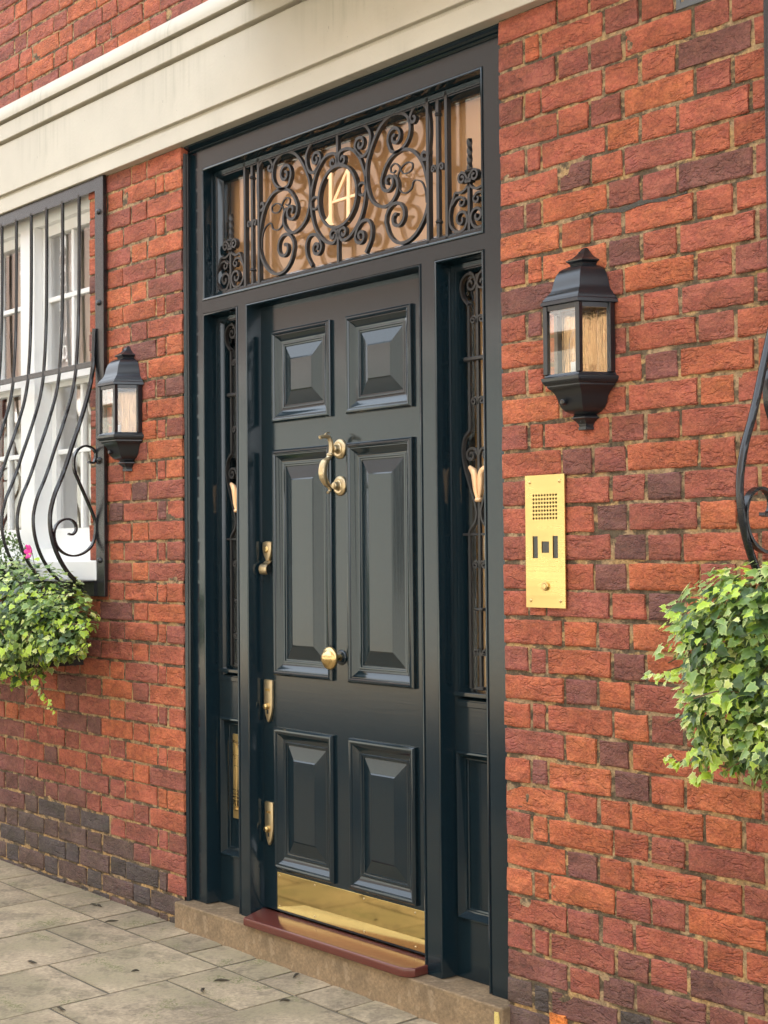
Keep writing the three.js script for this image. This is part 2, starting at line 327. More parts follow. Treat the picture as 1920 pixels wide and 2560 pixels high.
// ------------------------------------------------------------------ bricks
const CH = 0.0762;
function brickGeo(w, h, seed, tw = 0.5) {
  const r = R3(seed), nx = w > 0.15 ? 12 : w > 0.08 ? 8 : 6, ny = 6, t = [], D = 0.09, ou = r() * 7, ov = r() * 7, edge = [];
  const bow = (r() - 0.5) * 0.004, tiltx = (r() - 0.5) * 0.004, tilty = (r() - 0.5) * 0.003;
  const P = (i, j) => {
    let u = i / nx * 2 - 1, v = j / ny * 2 - 1; const ex = Math.abs(u) > 0.999, ey = Math.abs(v) > 0.999;
    const nn = vn(ou * 31 + (u * w / 2) * 34, ov * 31 + (v * h / 2) * 34, 9999, 9999, 7) - 0.5, n2 = vn(ou * 17 + u * w * 60, ov * 13 + v * h * 60, 9999, 9999, 9) - 0.5;
    let x = u * w / 2, y = v * h / 2 + bow * (1 - u * u), z = tiltx * u + tilty * v + nn * 0.0020 + n2 * 0.0012;
    if (ex) x -= Math.sign(u) * (0.0008 + Math.abs(n2) * 0.010); if (ey) y -= Math.sign(v) * (0.0004 + Math.abs(nn) * 0.009);
    if (ex && ey) { x -= Math.sign(u) * 0.002; y -= Math.sign(v) * 0.002; } if (ex || ey) z -= 0.0019;
    return [x, y, z];
  };
  // columns bunch towards the ends so that the arris is tight
  const e1 = Math.min(0.08, 0.0034 / w), e2 = Math.min(0.2, 0.0095 / w), gx = [...Array(nx + 1)].map((_, i) => i === 0 ? 0 : i === nx ? nx : i === 1 ? nx * e1 : i === nx - 1 ? nx * (1 - e1) : nx * lerp(e2, 1 - e2, (i - 2) / (nx - 4))), gy = [0, 0.05, 0.14, 0.5, 0.86, 0.95, 1].map((q) => q * ny);
  const V = gx.map((i) => gy.map((j) => P(i, j)));
  for (let i = 0; i < nx; i++) for (let j = 0; j < ny; j++) { const a = V[i][j], b = V[i + 1][j], c = V[i + 1][j + 1], d = V[i][j + 1]; t.push(...a, ...b, ...c, ...a, ...c, ...d); }
  for (let i = 0; i < nx; i++) edge.push(V[i][0]); for (let j = 0; j < ny; j++) edge.push(V[nx][j]); for (let i = nx; i > 0; i--) edge.push(V[i][ny]); for (let j = ny; j > 0; j--) edge.push(V[0][j]);
  edge.forEach((a, i) => { const b = edge[(i + 1) % edge.length], a2 = [a[0], a[1], -D], b2 = [b[0], b[1], -D]; t.push(...a, ...a2, ...b2, ...a, ...b2, ...b); });
  const g = fromTris(t, 1.15, tw), uv = g.attributes.uv; for (let i = 0; i < uv.count; i++) uv.setXY(i, uv.getX(i) + ou, uv.getY(i) + ov); return g;
}
const BK = { S: [...Array(16)].map((_, i) => brickGeo(0.218, 0.0698, 100 + i)), H: [...Array(16)].map((_, i) => brickGeo(0.104, 0.0698, 200 + i)), C: [...Array(6)].map((_, i) => brickGeo(0.05, 0.0698, 300 + i)) };
const brnd = R3(5);
function layBrick(wall, x0, x1, n, letter, joint = 0.0072) {
  const w = x1 - x0 - joint, kind = w > 0.16 ? 'S' : w > 0.08 ? 'H' : 'C', base = { S: 0.218, H: 0.104, C: 0.05 }[kind], list = BK[kind];
  const mats = BR[letter], m = part('brick', list[Math.floor(brnd() * list.length)], mats[Math.floor(brnd() * mats.length)], wall);
  const flip = brnd() < 0.3 ? Math.PI : 0;
  m.scale.set((w + (brnd() - 0.5) * 0.004) / base, (1 + (brnd() - 0.5) * 0.05), 1);
  m.position.set((x0 + x1) / 2 + (brnd() - 0.5) * 0.003, (n + 0.5) * CH + (brnd() - 0.5) * 0.003, (brnd() - 0.5) * 0.004); m.rotation.z = flip + (brnd() - 0.5) * 0.012; return m;
}
function mortarSheet(wall, x0, x1, y0, y1, cell = 0.011) {
  const nx = Math.max(1, Math.round((x1 - x0) / cell)), ny = Math.max(1, Math.round((y1 - y0) / cell)), pos = new Float32Array((nx + 1) * (ny + 1) * 3), uv = new Float32Array((nx + 1) * (ny + 1) * 2), idx = [];
  for (let j = 0; j <= ny; j++) for (let i = 0; i <= nx; i++) {
    const x = lerp(x0, x1, i / nx), y = lerp(y0, y1, j / ny), k = j * (nx + 1) + i;
    const n = vn(x * 16 + 50, y * 26 + 50, 9999, 9999, 3) - 0.5, n2 = vn(x * 60 + 90, y * 60 + 90, 9999, 9999, 4) - 0.5;
    pos.set([x, y, -0.0040 + n * 0.0028 + n2 * 0.0020], k * 3); uv.set([x / 0.5, y / 0.5], k * 2);
  }
  for (let j = 0; j < ny; j++) for (let i = 0; i < nx; i++) { const a = j * (nx + 1) + i, b = a + 1, c = a + nx + 1, d = c + 1; idx.push(a, b, d, a, d, c); }
  const g = new THREE.BufferGeometry(); g.setAttribute('position', new THREE.BufferAttribute(pos, 3)); g.setAttribute('uv', new THREE.BufferAttribute(uv, 2)); g.setIndex(idx); g.computeVertexNormals();
  const m = part('mortar', g, M.mortar, wall);
  return m;
}
// right of the door: rows from the top, tones read off one by one (o orange, r red, m maroon, d purple, k soot black)
const RIGHT = `r r m r m r r|m o r m r r m r|m m m r m m r|m r r r r d r r|r r m o m r r|r r r o r r r r|r d r m r r r|m m o m m d m r|o o r o r r m|m o o d r r m r|d r m o r m r|r d r r r m m r|o r m r m r r|r r o r d o o r|o m r r o r m|m r r m r r r o|r d m o r r r|m m r m d m r r|r r d m o o r|m o m d m r r m|r r d o m o r|r r m r d o r m|r o m o r m o|m m o d o r m r|o d o m o r m|o r r o m r o r|m o d o r m r|o d o d o o m o|o r o o o r m|m o o r m m r o|o d o o r m r|o o o m m o r m|r m m r r r m|m m m d m d m m|d m d d d m d|k k d k d m k d|k k d k k d k|k k k k d k k k`.split('|').map((s) => s.split(' '));
{
  const wall = thing('brick_wall', 'red brick wall with the brass intercom panel, right of the door', 'brick wall');
  const B = [0, 0.2286, 0.3429, 0.4572, 0.6858, 0.8001, 0.9144, 1.066], A = [0, 0.100, 0.163, 0.398, 0.515, 0.632, 0.863, 0.98, 1.066];
  RIGHT.forEach((row, i) => {
    const n = 35 - i, J = ((n % 2) + 2) % 2 ? B : A;
    for (let k = 0; k < J.length - 1; k++) {
      const jx = (q) => q === 0 || q === J.length - 1 ? J[q] : J[q] + (vn(q * 3.7, n * 5.3, 999, 999, 12) - 0.5) * 0.012;
      if (n === 34 && k >= 5) continue;
      layBrick(wall, jx(k) - (k === 0 ? 0.005 : 0), jx(k + 1), n, row[k] ?? 'r');
    }
  });
  layBrick(wall, 0.747, 0.91, 34, 'm'); layBrick(wall, 0.91, 1.066, 34, 'd');
  mortarSheet(wall, 0.003, 1.062, -0.2, 2.745);
  part('core', box(0.012, 1.055, -0.3, 2.745, -0.3, -0.045), M.upperBrick, wall);
  // weathered open joint above the lantern
  { const r = R3(17), up = [], dn = []; for (let i = 0; i <= 26; i++) { const x = 0.335 + i * 0.0125, c = 28 * CH - 0.002 + 0.004 * Math.sin(i * 0.5), w = 0.0055 * Math.sin(Math.PI * clamp(i / 26 * 0.98 + 0.01)) + r() * 0.003; up.push([x, c + w]); dn.push([x, c - w]); } part('open_joint', prismZ([...dn, ...up.reverse()], -0.006, -0.0006), M.openJoint, wall); }
  // freshly broken brick low down by the step
  const bb = part('broken_brick', brickGeo(0.062, 0.05, 907), tone(0.85, 0.26, 0.05), wall, 'bright orange broken brick end low down'); bb.position.set(0.192, -0.012, 0.006);
}
{
  const wall = thing('brick_wall', 'red brick wall between the barred window and the door, sooty at its foot', 'brick wall');
  const rnd = R3(31), X1 = -1.666, XO = -2.361;
  for (let n = -2; n <= 35; n++) {
    const odd = ((n % 2) + 2) % 2, lim = n >= 15 ? XO : -3.72, J = [X1]; let x = X1, i = 0;
    const steps = odd ? [0.246] : [0.118, 0.064]; for (const s of steps) { x -= s; J.push(x); }
    let S = !odd; while (x > lim + 0.06) { x -= S ? 0.1203 : 0.2437; if (odd && i === 0) { x = x + 0.2437 - 0.1203 + (S ? 0 : 0); x = J[J.length - 1] - 0.1203; S = true; } else if (!odd && i === 0) { x = J[J.length - 1] - 0.2437; S = false; } else if (S !== undefined) { /* keep */ } J.push(x); i++; S = !S; }
    for (let k = 0; k < J.length - 1; k++) {
      let a = J[k + 1], b = J[k]; if (b <= lim + 0.02) break; if (a < lim || a < lim + 0.03) a = lim;
      if (a !== lim) a += (rnd() - 0.5) * 0.008; J[k + 1] = a;
      const left = sstep(-1.7, -3.0, (a + b) / 2), q = rnd(); let c = q < 0.33 ? 'o' : q < 0.63 ? 'r' : q < 0.90 ? 'm' : 'd';
      if (n <= -1) c = 'k'; else if (n === 0) c = left < 0.12 && k === 0 ? 'm' : 'k'; else if (n === 1) c = left > 0.25 ? 'k' : left > 0.1 ? 'd' : 'm'; else if (n === 2) c = left > 0.45 ? (q < 0.6 ? 'k' : 'd') : 'm'; else if (n === 3) c = left > 0.6 ? 'd' : q < 0.4 ? 'r' : 'm'; else if (n < 7 && left > 0.4) c = q < 0.5 ? 'm' : q < 0.75 ? 'd' : 'r'; else if (n < 9 && n > 6 && left > 0.3 && left < 0.7) c = q < 0.6 ? 'd' : 'm';
      layBrick(wall, a, b + (k === 0 ? 0.005 : 0), n, c);
    }
  }
  mortarSheet(wall, -3.72, -1.671, -0.2, 1.14); mortarSheet(wall, -2.357, -1.671, 1.14, 2.745);
  part('core', [box(-3.72, -1.68, -0.3, 1.12, -0.3, -0.045), box(-2.35, -1.68, 1.12, 2.745, -0.3, -0.045)], M.upperBrick, wall);
}
{
  const wall = thing('brick_wall', 'upper red brick wall above the cream stone band', 'brick wall'), rnd = R3(41);
  for (let n = 42; n <= 50; n++) {
    let x = -3.75 + (n % 2 ? 0 : 0.17), S = n % 2 === 0;
    while (x < -0.6) { const w = S ? 0.2437 : 0.1203, q = rnd(); layBrick(wall, x, x + w, n, q < 0.22 ? 'o' : q < 0.6 ? 'r' : q < 0.93 ? 'm' : 'd'); x += w; S = !S; }
  }
  mortarSheet(wall, -3.75, -0.55, 3.19, 3.9); part('core', box(-3.8, 1.9, 3.18, 3.9, -0.3, -0.045), M.upperBrick, wall);
  part('upper_storeys', [box(-30, 22, 3.9, 9, -9, -0.012, 0.5), box(-30, -3.8, 3.22, 3.9, -9, -0.012, 0.5), box(1.9, 22, 3.22, 3.9, -9, -0.012, 0.5), box(-3.8, 1.9, 3.22, 3.9, -9, -0.31, 0.5)], M.upperBrick, wall);
  part('rear_storey', [box(-30, 22, -0.3, 3.22, -9, -1.7, 0.5), box(-30, -5.3, -0.3, 3.22, -1.69, -0.012, 0.5), box(4.2, 22, -0.3, 3.22, -1.69, -0.012, 0.5)], M.upperBrick, wall);
}

{
  const wall = thing('brick_wall', 'red brick wall below the window at the right edge, behind the ivy', 'brick wall'), rnd = R3(51);
  for (let n = -2; n <= 14; n++) { let x = 1.066, S = n % 2 === 0; while (x < 2.6) { const w = S ? 0.2286 : 0.1143, q = rnd(); layBrick(wall, x, x + w, n, n < 0 ? 'k' : n < 2 ? 'd' : q < 0.35 ? 'o' : q < 0.65 ? 'r' : q < 0.92 ? 'm' : 'd'); x += w; S = !S; } }
  mortarSheet(wall, 1.064, 2.6, -0.2, 1.14, 0.02); part('core', [box(1.056, 2.6, -0.3, 1.12, -0.3, -0.045), box(2.7, 4.2, -0.3, 2.742, -0.3, -0.006), box(2.43, 2.7, 1.15, 2.742, -0.3, -0.006), box(2.6, 2.7, -0.3, 1.15, -0.3, -0.006)], M.upperBrick, wall);
  const far = thing('brick_wall', 'red brick wall beyond the left window, outside the picture', 'brick wall'); part('core', [box(-5.3, -3.85, -0.3, 2.742, -0.3, -0.006), box(-3.85, -3.73, -0.3, 2.742, -0.3, -0.006)], M.upperBrick, far);
}

// ------------------------------------------------------------------ cream band over door and windows
{
  const t = thing('stone_band', 'long cream painted moulded stone band above the door and window', 'stone band');
  const fas = (z0, z1, y0, y1) => [[-0.28, y0], [z0, y0], [z1, y0 + 0.002], [z1, y1 - 0.002], [z1 - 0.002, y1], [-0.28, y1]];
  const X0 = -5.3, X1 = 4.2;
  part('lower_fascia', prismX(fas(0.030, 0.032, 2.742, 2.806), X0, X1), M.cream, t);
  part('main_fascia', prismX(fas(0.040, 0.042, 2.818, 3.034), X0, X1), M.cream, t);
  part('upper_fascia', prismX(fas(0.052, 0.054, 3.047, 3.117), X0, X1), M.cream, t);
  part('groove', prismX([[-0.28, 2.806], [0.022, 2.806], [0.022, 3.13], [-0.28, 3.13]], X0 + 0.01, X1 - 0.01), M.cream, t);
  const cap = [[-0.28, 3.129], [0.066, 3.129]]; for (let i = 0; i <= 8; i++) { const a = i / 8 * Math.PI / 2; cap.push([0.004 + 0.064 * Math.cos(a), 3.142 + 0.072 * Math.sin(a)]); } cap.push([-0.28, 3.216]);
  part('cap_moulding', prismX(cap, X0, X1), M.cream, t);
  part('hood_slab', rbox(-0.858, 1.5, 3.036, 3.112, 0.03, 0.34, 0.004), M.cream, t); part('hood_slab', rbox(-1.152, 1.7, 3.119, 3.2, 0.03, 0.46, 0.004), M.cream, t);
}

// ------------------------------------------------------------------ hall behind the glass
{
  const t = thing('entrance_hall', 'dim tan hall seen through the glass around the door', 'hall');
  part('back_wall', box(-2.3, 0.6, -0.1, 3.2, -1.69, -1.62), M.hall, t); part('side_wall', box(-1.78, -1.70, -0.1, 3.2, -1.61, -0.32), M.hall, t); part('side_wall', box(0.03, 0.1, -0.1, 3.2, -1.61, -0.32), M.hall, t);
  part('blind', box(-1.566, -0.112, 2.176, 2.634, -0.158, -0.150), M.blind, t, 'plain tan blind behind the fanlight');
  part('wood_panel', box(-0.60, -0.258, 0.75, 2.12, -0.190, -0.182), M.amber, t, 'amber brown panelling behind the sidelight'); part('pale_lining', box(-0.2575, -0.06, 0.75, 1.75, -0.190, -0.182), M.pale, t); part('wood_panel', box(-0.2575, -0.06, 1.7505, 2.12, -0.190, -0.182), M.amber, t);
  part('ceiling', box(-1.69, 0.02, 3.0, 3.1, -1.61, -0.32), M.hall, t); part('floor', box(-1.69, 0.02, -0.12, -0.02, -1.61, -0.2), M.hallFloor, t);
}

// ------------------------------------------------------------------ door frame
const ZF = -0.035, OPEN = { fan: [-1.579, -0.099, 2.163, 2.647], sl: [-1.5785, -1.357, 0, 2.118], dr: [-1.305, -0.376, 0, 2.118], sr: [-0.3155, -0.0992, 0, 2.118] };
{
  const t = thing('door_frame', 'glossy black timber door frame with fanlight and sidelights', 'door frame', [0, 0, 0]);
  const yb = -0.008;
  // front members, butted
  part('jamb', prismY([[-1.664, ZF], [-1.640, ZF], [-1.579, ZF], [-1.579, -0.2], [-1.664, -0.2]].reverse(), yb, 2.715), M.black, t);
  part('jamb', prismY([[-0.0992, ZF], [0.0, ZF], [0.0, -0.2], [-0.0992, -0.2]].reverse(), yb, 2.715), M.black, t);
  part('head', box(-1.579, -0.0992, 2.647, 2.715, -0.2, ZF), M.blackH, t);
  part('transom', box(-1.579, -0.0992, 2.118, 2.163, -0.2, ZF), M.blackH, t);
  part('post', box(-1.357, -1.305, yb - 0.004, 2.118, -0.2, ZF), M.black, t); part('post', box(-0.376, -0.3155, yb - 0.004, 2.118, -0.2, ZF), M.black, t);
  part('head_moulding', prismX([[-0.2, 2.7155], [-0.031, 2.7155], [-0.026, 2.719], [-0.026, 2.722], [-0.030, 2.724], [-0.024, 2.729], [-0.016, 2.732], [-0.012, 2.735], [-0.012, 2.7415], [-0.2, 2.7415]], -1.664, -0.001, 0.5), M.blackH, t);
  part('side_moulding', prismY([[-1.6635, -0.2], [-1.6635, -0.030], [-1.657, -0.024], [-1.660, -0.019], [-1.655, -0.013], [-1.661, -0.009], [-1.667, -0.007], [-1.674, -0.012], [-1.676, -0.2]], yb, 2.7155), M.black, t);
  // beads and linings round each opening
  const bead = [[-0.0015, ZF + 0.0004], [-0.001, ZF - 0.003], [0.001, ZF - 0.003], [0.0015, ZF + 0.001], [0.003, ZF + 0.0032], [0.006, ZF + 0.0042], [0.009, ZF + 0.0028], [0.0108, ZF - 0.001], [0.0112, ZF - 0.004], [0.0112, -0.2]].map(([a, b]) => [a - 0.0108, b]);
  const bead2 = bead.map(([a, b]) => [a + 0.0108 - 0.0, b]);
  const f = OPEN.fan; part('bead', sweep(rect(f[0] - 0.0005, f[1] + 0.0005, f[2] - 0.0005, f[3] + 0.0005), true, bead2, 0.5), M.blackSmooth, t);
  for (const k of ['sl', 'dr', 'sr']) { const o = OPEN[k]; part('bead', sweep([[o[1], yb + 0.003], [o[1], o[3]], [o[0], o[3]], [o[0], yb + 0.003]], false, bead2, 0.5), M.blackSmooth, t); }
  // fanlight sash and glass
  const F = [f[0] + 0.0115, f[1] - 0.0115, f[2] + 0.0115, f[3] - 0.0115];
  part('fanlight_sash', sweep(rect(...F), true, [[0, -0.2], [0, -0.076], [0.002, -0.074], [0.018, -0.074], [0.020, -0.077], [0.023, -0.077], [0.026, -0.082], [0.031, -0.094], [0.034, -0.098], [0.034, -0.13]], 0.5), M.blackSmooth, t);
  part('fanlight_glass', box(F[0] + 0.033, F[1] - 0.033, F[2] + 0.012, F[3] - 0.033, -0.1145, -0.1125), M.glassOld, t);
  // sidelights: glazed above, raised panel below
  for (const k of ['sl', 'sr']) {
    const o = OPEN[k], x0 = o[0] + 0.0115, x1 = o[1] - 0.0115;
    part('sidelight_sash', sweep(rect(x0, x1, 0.79, 2.106), true, [[0, -0.2], [0, -0.089], [0.0015, -0.0875], [0.016, -0.0875], [0.0175, -0.091], [0.020, -0.091], [0.026, -0.102], [0.030, -0.11], [0.030, -0.14]], 0.5), M.blackSmooth, t);
    part('sidelight_ledge', rbox(x0 + 0.0005, x1 - 0.0005, 0.8205, 0.835, -0.13, -0.082, 0.003), M.blackSmooth, t);
    part('sidelight_glass', box(x0 + 0.028, x1 - 0.028, 0.83, 2.078, -0.1275, -0.1255), M.glassOld, t);
    part('lock_rail', box(x0, x1, 0.655, 0.7895, -0.2, -0.0905), M.blackH, t); part('bottom_rail', box(x0, x1, yb, 0.17, -0.2, -0.0905), M.blackH, t);
    const st = 0.012; part('stile', box(x0, x0 + st, 0.1705, 0.6545, -0.2, -0.0905), M.black, t); part('stile', box(x1 - st, x1, 0.1705, 0.6545, -0.2, -0.0905), M.black, t);
    const pn = part('sidelight_panel', box(x0 + st, x1 - st, 0.1705, 0.6545, -0.16, -0.112), M.black, t);
    part('panel_moulding', sweep(rect(x0 + st - 0.006, x1 - st + 0.006, 0.1645, 0.6605), true, [[0, -0.092], [0, -0.087], [0.003, -0.083], [0.008, -0.082], [0.012, -0.086], [0.013, -0.089], [0.022, -0.100], [0.026, -0.101], [0.027, -0.106], [0.032, -0.108], [0.034, -0.1125]], 0.5), M.blackSmooth, pn);
  }
}

// ------------------------------------------------------------------ front door
const ZD = -0.09;
const door = thing('front_door', 'glossy black six panelled front door with brass kick plate', 'door', [-0.847, 0, 0]);
{
  const dx = 0.847, px = [[-1.218, -0.889], [-0.804, -0.478]], rows = [[1.697, 2.016], [0.829, 1.604], [0.168, 0.651]], x0 = -1.303, x1 = -0.379, y0 = 0.024, y1 = 2.112, zb = -0.14;
  const B = (a, b, c, d, m, n) => part(n, box(a + dx, b + dx, c, d, zb, ZD), m, door);
  const ins = 0.004;                                                     // mouldings lap the framing
  B(x0, px[0][0] + ins, y0, y1, M.black, 'stile'); B(px[1][1] - ins, x1, y0, y1, M.black, 'stile');
  const ys = [y0, rows[2][0] + ins, rows[2][1] - ins, rows[1][0] + ins, rows[1][1] - ins, rows[0][0] + ins, rows[0][1] - ins, y1], a = px[0][0] + ins, b = px[1][1] - ins;
  [[0, 1, 'bottom_rail'], [2, 3, 'lock_rail'], [4, 5, 'frieze_rail'], [6, 7, 'top_rail']].forEach(([i, j, n]) => B(a, b, ys[i], ys[j], M.blackH, n));
  [[1, 2], [3, 4], [5, 6]].forEach(([i, j]) => B(px[0][1] - ins, px[1][0] + ins, ys[i], ys[j], M.black, 'muntin'));
  const mould = [[0, ZD - 0.002], [0, ZD + 0.008], [0.002, ZD + 0.012], [0.006, ZD + 0.0155], [0.011, ZD + 0.0165], [0.016, ZD + 0.0145], [0.018, ZD + 0.011], [0.020, ZD + 0.011], [0.026, ZD + 0.007], [0.033, ZD + 0.0015], [0.040, ZD - 0.0015], [0.046, ZD - 0.003], [0.0475, ZD - 0.0012], [0.052, ZD - 0.0012], [0.0535, ZD - 0.0045], [0.058, ZD - 0.0055], [0.059, ZD - 0.0085]];
  for (const [ya, yb] of rows) for (const [xa, xb] of px) {
    const X0 = xa + dx, X1 = xb + dx, e = 0.059, fl = 0.107, z0 = ZD - 0.0085, z1 = ZD + 0.0055, t = [];
    const o = [[X0 + e, ya + e], [X1 - e, ya + e], [X1 - e, yb - e], [X0 + e, yb - e]], i = [[X0 + fl, ya + fl], [X1 - fl, ya + fl], [X1 - fl, yb - fl], [X0 + fl, yb - fl]], li = [[X0 + fl - 0.0045, ya + fl - 0.0045], [X1 - fl + 0.0045, ya + fl - 0.0045], [X1 - fl + 0.0045, yb - fl + 0.0045], [X0 + fl - 0.0045, yb - fl + 0.0045]];
    const z1b = z1 - 0.0028; // little step round the raised field
    for (let k = 0; k < 4; k++) { const l = (k + 1) % 4, A = [...o[k], z0], Bp = [...o[l], z0], C = [...li[l], z1b], D = [...li[k], z1b]; t.push(...A, ...Bp, ...C, ...A, ...C, ...D); const E = [...i[l], z1], G = [...i[k], z1]; t.push(...D, ...C, ...E, ...D, ...E, ...G); }
    t.push(...i[0], z1, ...i[1], z1, ...i[2], z1, ...i[0], z1, ...i[2], z1, ...i[3], z1);
    const p = part('panel', fromTris(t, 0.1, 0.5), M.black, door); part('panel_moulding', sweep(rect(X0, X1, ya, yb), true, mould, 0.42), M.blackSmooth, p);
  }
  // brass kick plate with screws
  const kp = part('kick_plate', rbox(-1.213 + dx, -0.425 + dx, 0.031, 0.157, ZD + 0.0005, ZD + 0.0035, 0.001, 1), M.kick, door, 'broad polished brass plate along the foot of the door');
  for (const sx of [-1.20, -1.0, -0.74, -0.49]) for (const sy of [0.042, 0.146]) part('screw', facingOut(lathe([[0.0001, 0.0024], [0.0018, 0.002], [0.0032, 0.0006], [0.0034, 0]], 10), sx + dx, sy, ZD + 0.0035), M.brassDull, kp);
  // knob
  const kx = -0.849 + dx, ky = 0.9075;
  const kn = part('door_knob', facingOut(lathe([[0.0001, 0.079], [0.008, 0.0778], [0.016, 0.0735], [0.022, 0.0675], [0.0258, 0.0620], [0.0275, 0.0612], [0.0335, 0.0580], [0.0372, 0.0530], [0.0380, 0.048], [0.034, 0.0425], [0.020, 0.039], [0.011, 0.036], [0.0095, 0.032], [0.012, 0.028], [0.0135, 0.024], [0.0105, 0.020], [0.010, 0.012], [0.012, 0.006]], 36), kx, ky, ZD), M.brass, door, 'round brass centre knob');
  part('rose', facingOut(lathe([[0.012, 0.008], [0.020, 0.0075], [0.024, 0.004], [0.0255, 0]], 28), kx, ky, ZD), M.blackSmooth, kn, 'black rose behind the brass knob');
  // doctor's knocker: two roses and an S shaped handle
  const rose = [[0.0001, 0.030], [0.010, 0.030], [0.0125, 0.026], [0.0125, 0.012], [0.0165, 0.0105], [0.018, 0.0085], [0.021, 0.0105], [0.0245, 0.0105], [0.026, 0.008], [0.0295, 0.0075], [0.0325, 0.004], [0.033, 0]];
  const hd = smooth([[kx, 1.6215, -0.0060], [kx, 1.6255, -0.022], [kx, 1.6250, -0.040], [kx, 1.612, -0.050], [kx, 1.590, -0.053], [kx, 1.570, -0.050], [kx, 1.552, -0.038], [kx, 1.541, -0.025], [kx, 1.518, -0.018], [kx, 1.494, -0.019], [kx, 1.474, -0.031], [kx, 1.463, -0.043], [kx, 1.450, -0.046], [kx, 1.443, -0.036]], 4);
  const rr = hd.map((_, i) => { const u = i / (hd.length - 1), k = [0.0055, 0.0065, 0.007, 0.0075, 0.0078, 0.0078, 0.0085, 0.0125, 0.0138, 0.0132, 0.0105, 0.0075, 0.005, 0.004], f = u * (k.length - 1), a = Math.floor(Math.min(f, k.length - 2)); return lerp(k[a], k[a + 1], f - a); });
  const kk = part('door_knocker', tube(hd, rr, 12), M.brassDull, door, 'tarnished brass S shaped knocker on two round roses');
  part('rose', facingOut(lathe(rose, 32), kx, 1.5872, ZD), M.brassDull, kk); part('rose', facingOut(lathe(rose, 32), kx, 1.4665, ZD), M.brassDull, kk);
  part('curl', tube(smooth([[kx, 1.6255, -0.026], [kx, 1.634, -0.030], [kx, 1.639, -0.042], [kx, 1.637, -0.050]], 4), [0.0045, 0.004, 0.0035, 0.003, 0.0028, 0.0024, 0.002, 0.0018, 0.0016, 0.0014, 0.0012, 0.001, 0.0008], 8), M.brassDull, kk);
  part('collar', facingOut(lathe([[0.0001, 0.006], [0.011, 0.005], [0.0125, 0], [0.011, -0.004], [0.0001, -0.004]], 14).rotateX(-Math.PI / 2), kx, 1.567, -0.049), M.brassDull, kk);
  // locks on the left stile
  const lx = -1.2535 + dx, shield = [[-0.024, 1.2865], [-0.006, 1.2895], [0.014, 1.2895], [0.026, 1.2865], [0.0265, 1.262], [0.020, 1.240], [0.008, 1.222], [-0.006, 1.222], [-0.020, 1.243], [-0.0265, 1.264]].map(([a, b]) => [a + lx, b]);
  const l1 = part('lock', prismZ(shield, ZD, ZD + 0.011, 0.003), M.brassDull, door, 'shield shaped brass rim lock with finger pull');
  part('cylinder', facingOut(lathe([[0.0001, 0.0155], [0.008, 0.0155], [0.0085, 0.0145], [0.0115, 0.014], [0.0125, 0.012], [0.013, 0.009]], 20), lx - 0.002, 1.261, ZD), M.brass, l1); part('keyhole', box(lx - 0.0032, lx - 0.0008, 1.257, 1.266, ZD + 0.0148, ZD + 0.0160), M.dark, l1);
  { const o = [], pl = smooth([[0, 1.2225, ZD + 0.004], [0, 1.214, ZD + 0.012], [0, 1.208, ZD + 0.024], [0, 1.196, ZD + 0.029], [0, 1.180, ZD + 0.0265], [0, 1.175, ZD + 0.022]], 4), t = []; for (let i = 0; i < pl.length - 1; i++) for (const [s, q] of [[1, 0], [-1, 0.003]]) { const wd = (k) => 0.018 + 0.004 * Math.sin(k / pl.length * Math.PI), a = [lx - wd(i), pl[i][1], pl[i][2] - q], b = [lx + wd(i), pl[i][1], pl[i][2] - q], c = [lx + wd(i + 1), pl[i + 1][1], pl[i + 1][2] - q], d = [lx - wd(i + 1), pl[i + 1][1], pl[i + 1][2] - q]; s > 0 ? t.push(...a, ...d, ...c, ...a, ...c, ...b) : t.push(...a, ...c, ...d, ...a, ...b, ...c); }
    part('finger_pull', fromTris(t, 0.8), M.brassDull, l1); }
  for (const [yt, yb, lab] of [[0.8115, 0.664, 'upper tapered brass lock plate on the left stile'], [0.391, 0.2415, 'lower tapered brass lock plate on the left stile']]) {
    const h = yt - yb, o = [[-0.024, yt - 0.004], [-0.020, yt], [0.021, yt], [0.025, yt - 0.004], [0.025, yt - h * 0.6], [0.018, yt - h * 0.82], [0.006, yb + 0.003], [0.0, yb], [-0.006, yb + 0.003], [-0.018, yt - h * 0.82], [-0.024, yt - h * 0.6]].map(([p, q]) => [p + lx, q]);
    const l = part('lock', prismZ(o, ZD, ZD + 0.010, 0.0035), M.brassDull, door, lab);
    part('cylinder', facingOut(lathe([[0.0001, 0.023], [0.0085, 0.0225], [0.0105, 0.020], [0.0115, 0.012], [0.0115, 0.008]], 20), lx - 0.003, yt - h * 0.625, ZD), M.brass, l); part('keyhole', box(lx - 0.0042, lx - 0.0018, yt - h * 0.625 - 0.004, yt - h * 0.625 + 0.004, ZD + 0.0222, ZD + 0.0236), M.dark, l);
    for (let q = 0; q < 5; q++) part('maker_mark', box(lx - 0.013 + q * 0.0055, lx - 0.0095 + q * 0.0055, yt - h * 0.235 - 0.004 + Math.abs(q - 2) * -0.0004, yt - h * 0.235 + 0.004, ZD + 0.0098, ZD + 0.0108), M.brass, l);
    part('slot', box(lx - 0.006, lx + 0.004, yt - h * 0.80, yt - h * 0.71, ZD + 0.0095, ZD + 0.0104), M.dark, l);
  }
}
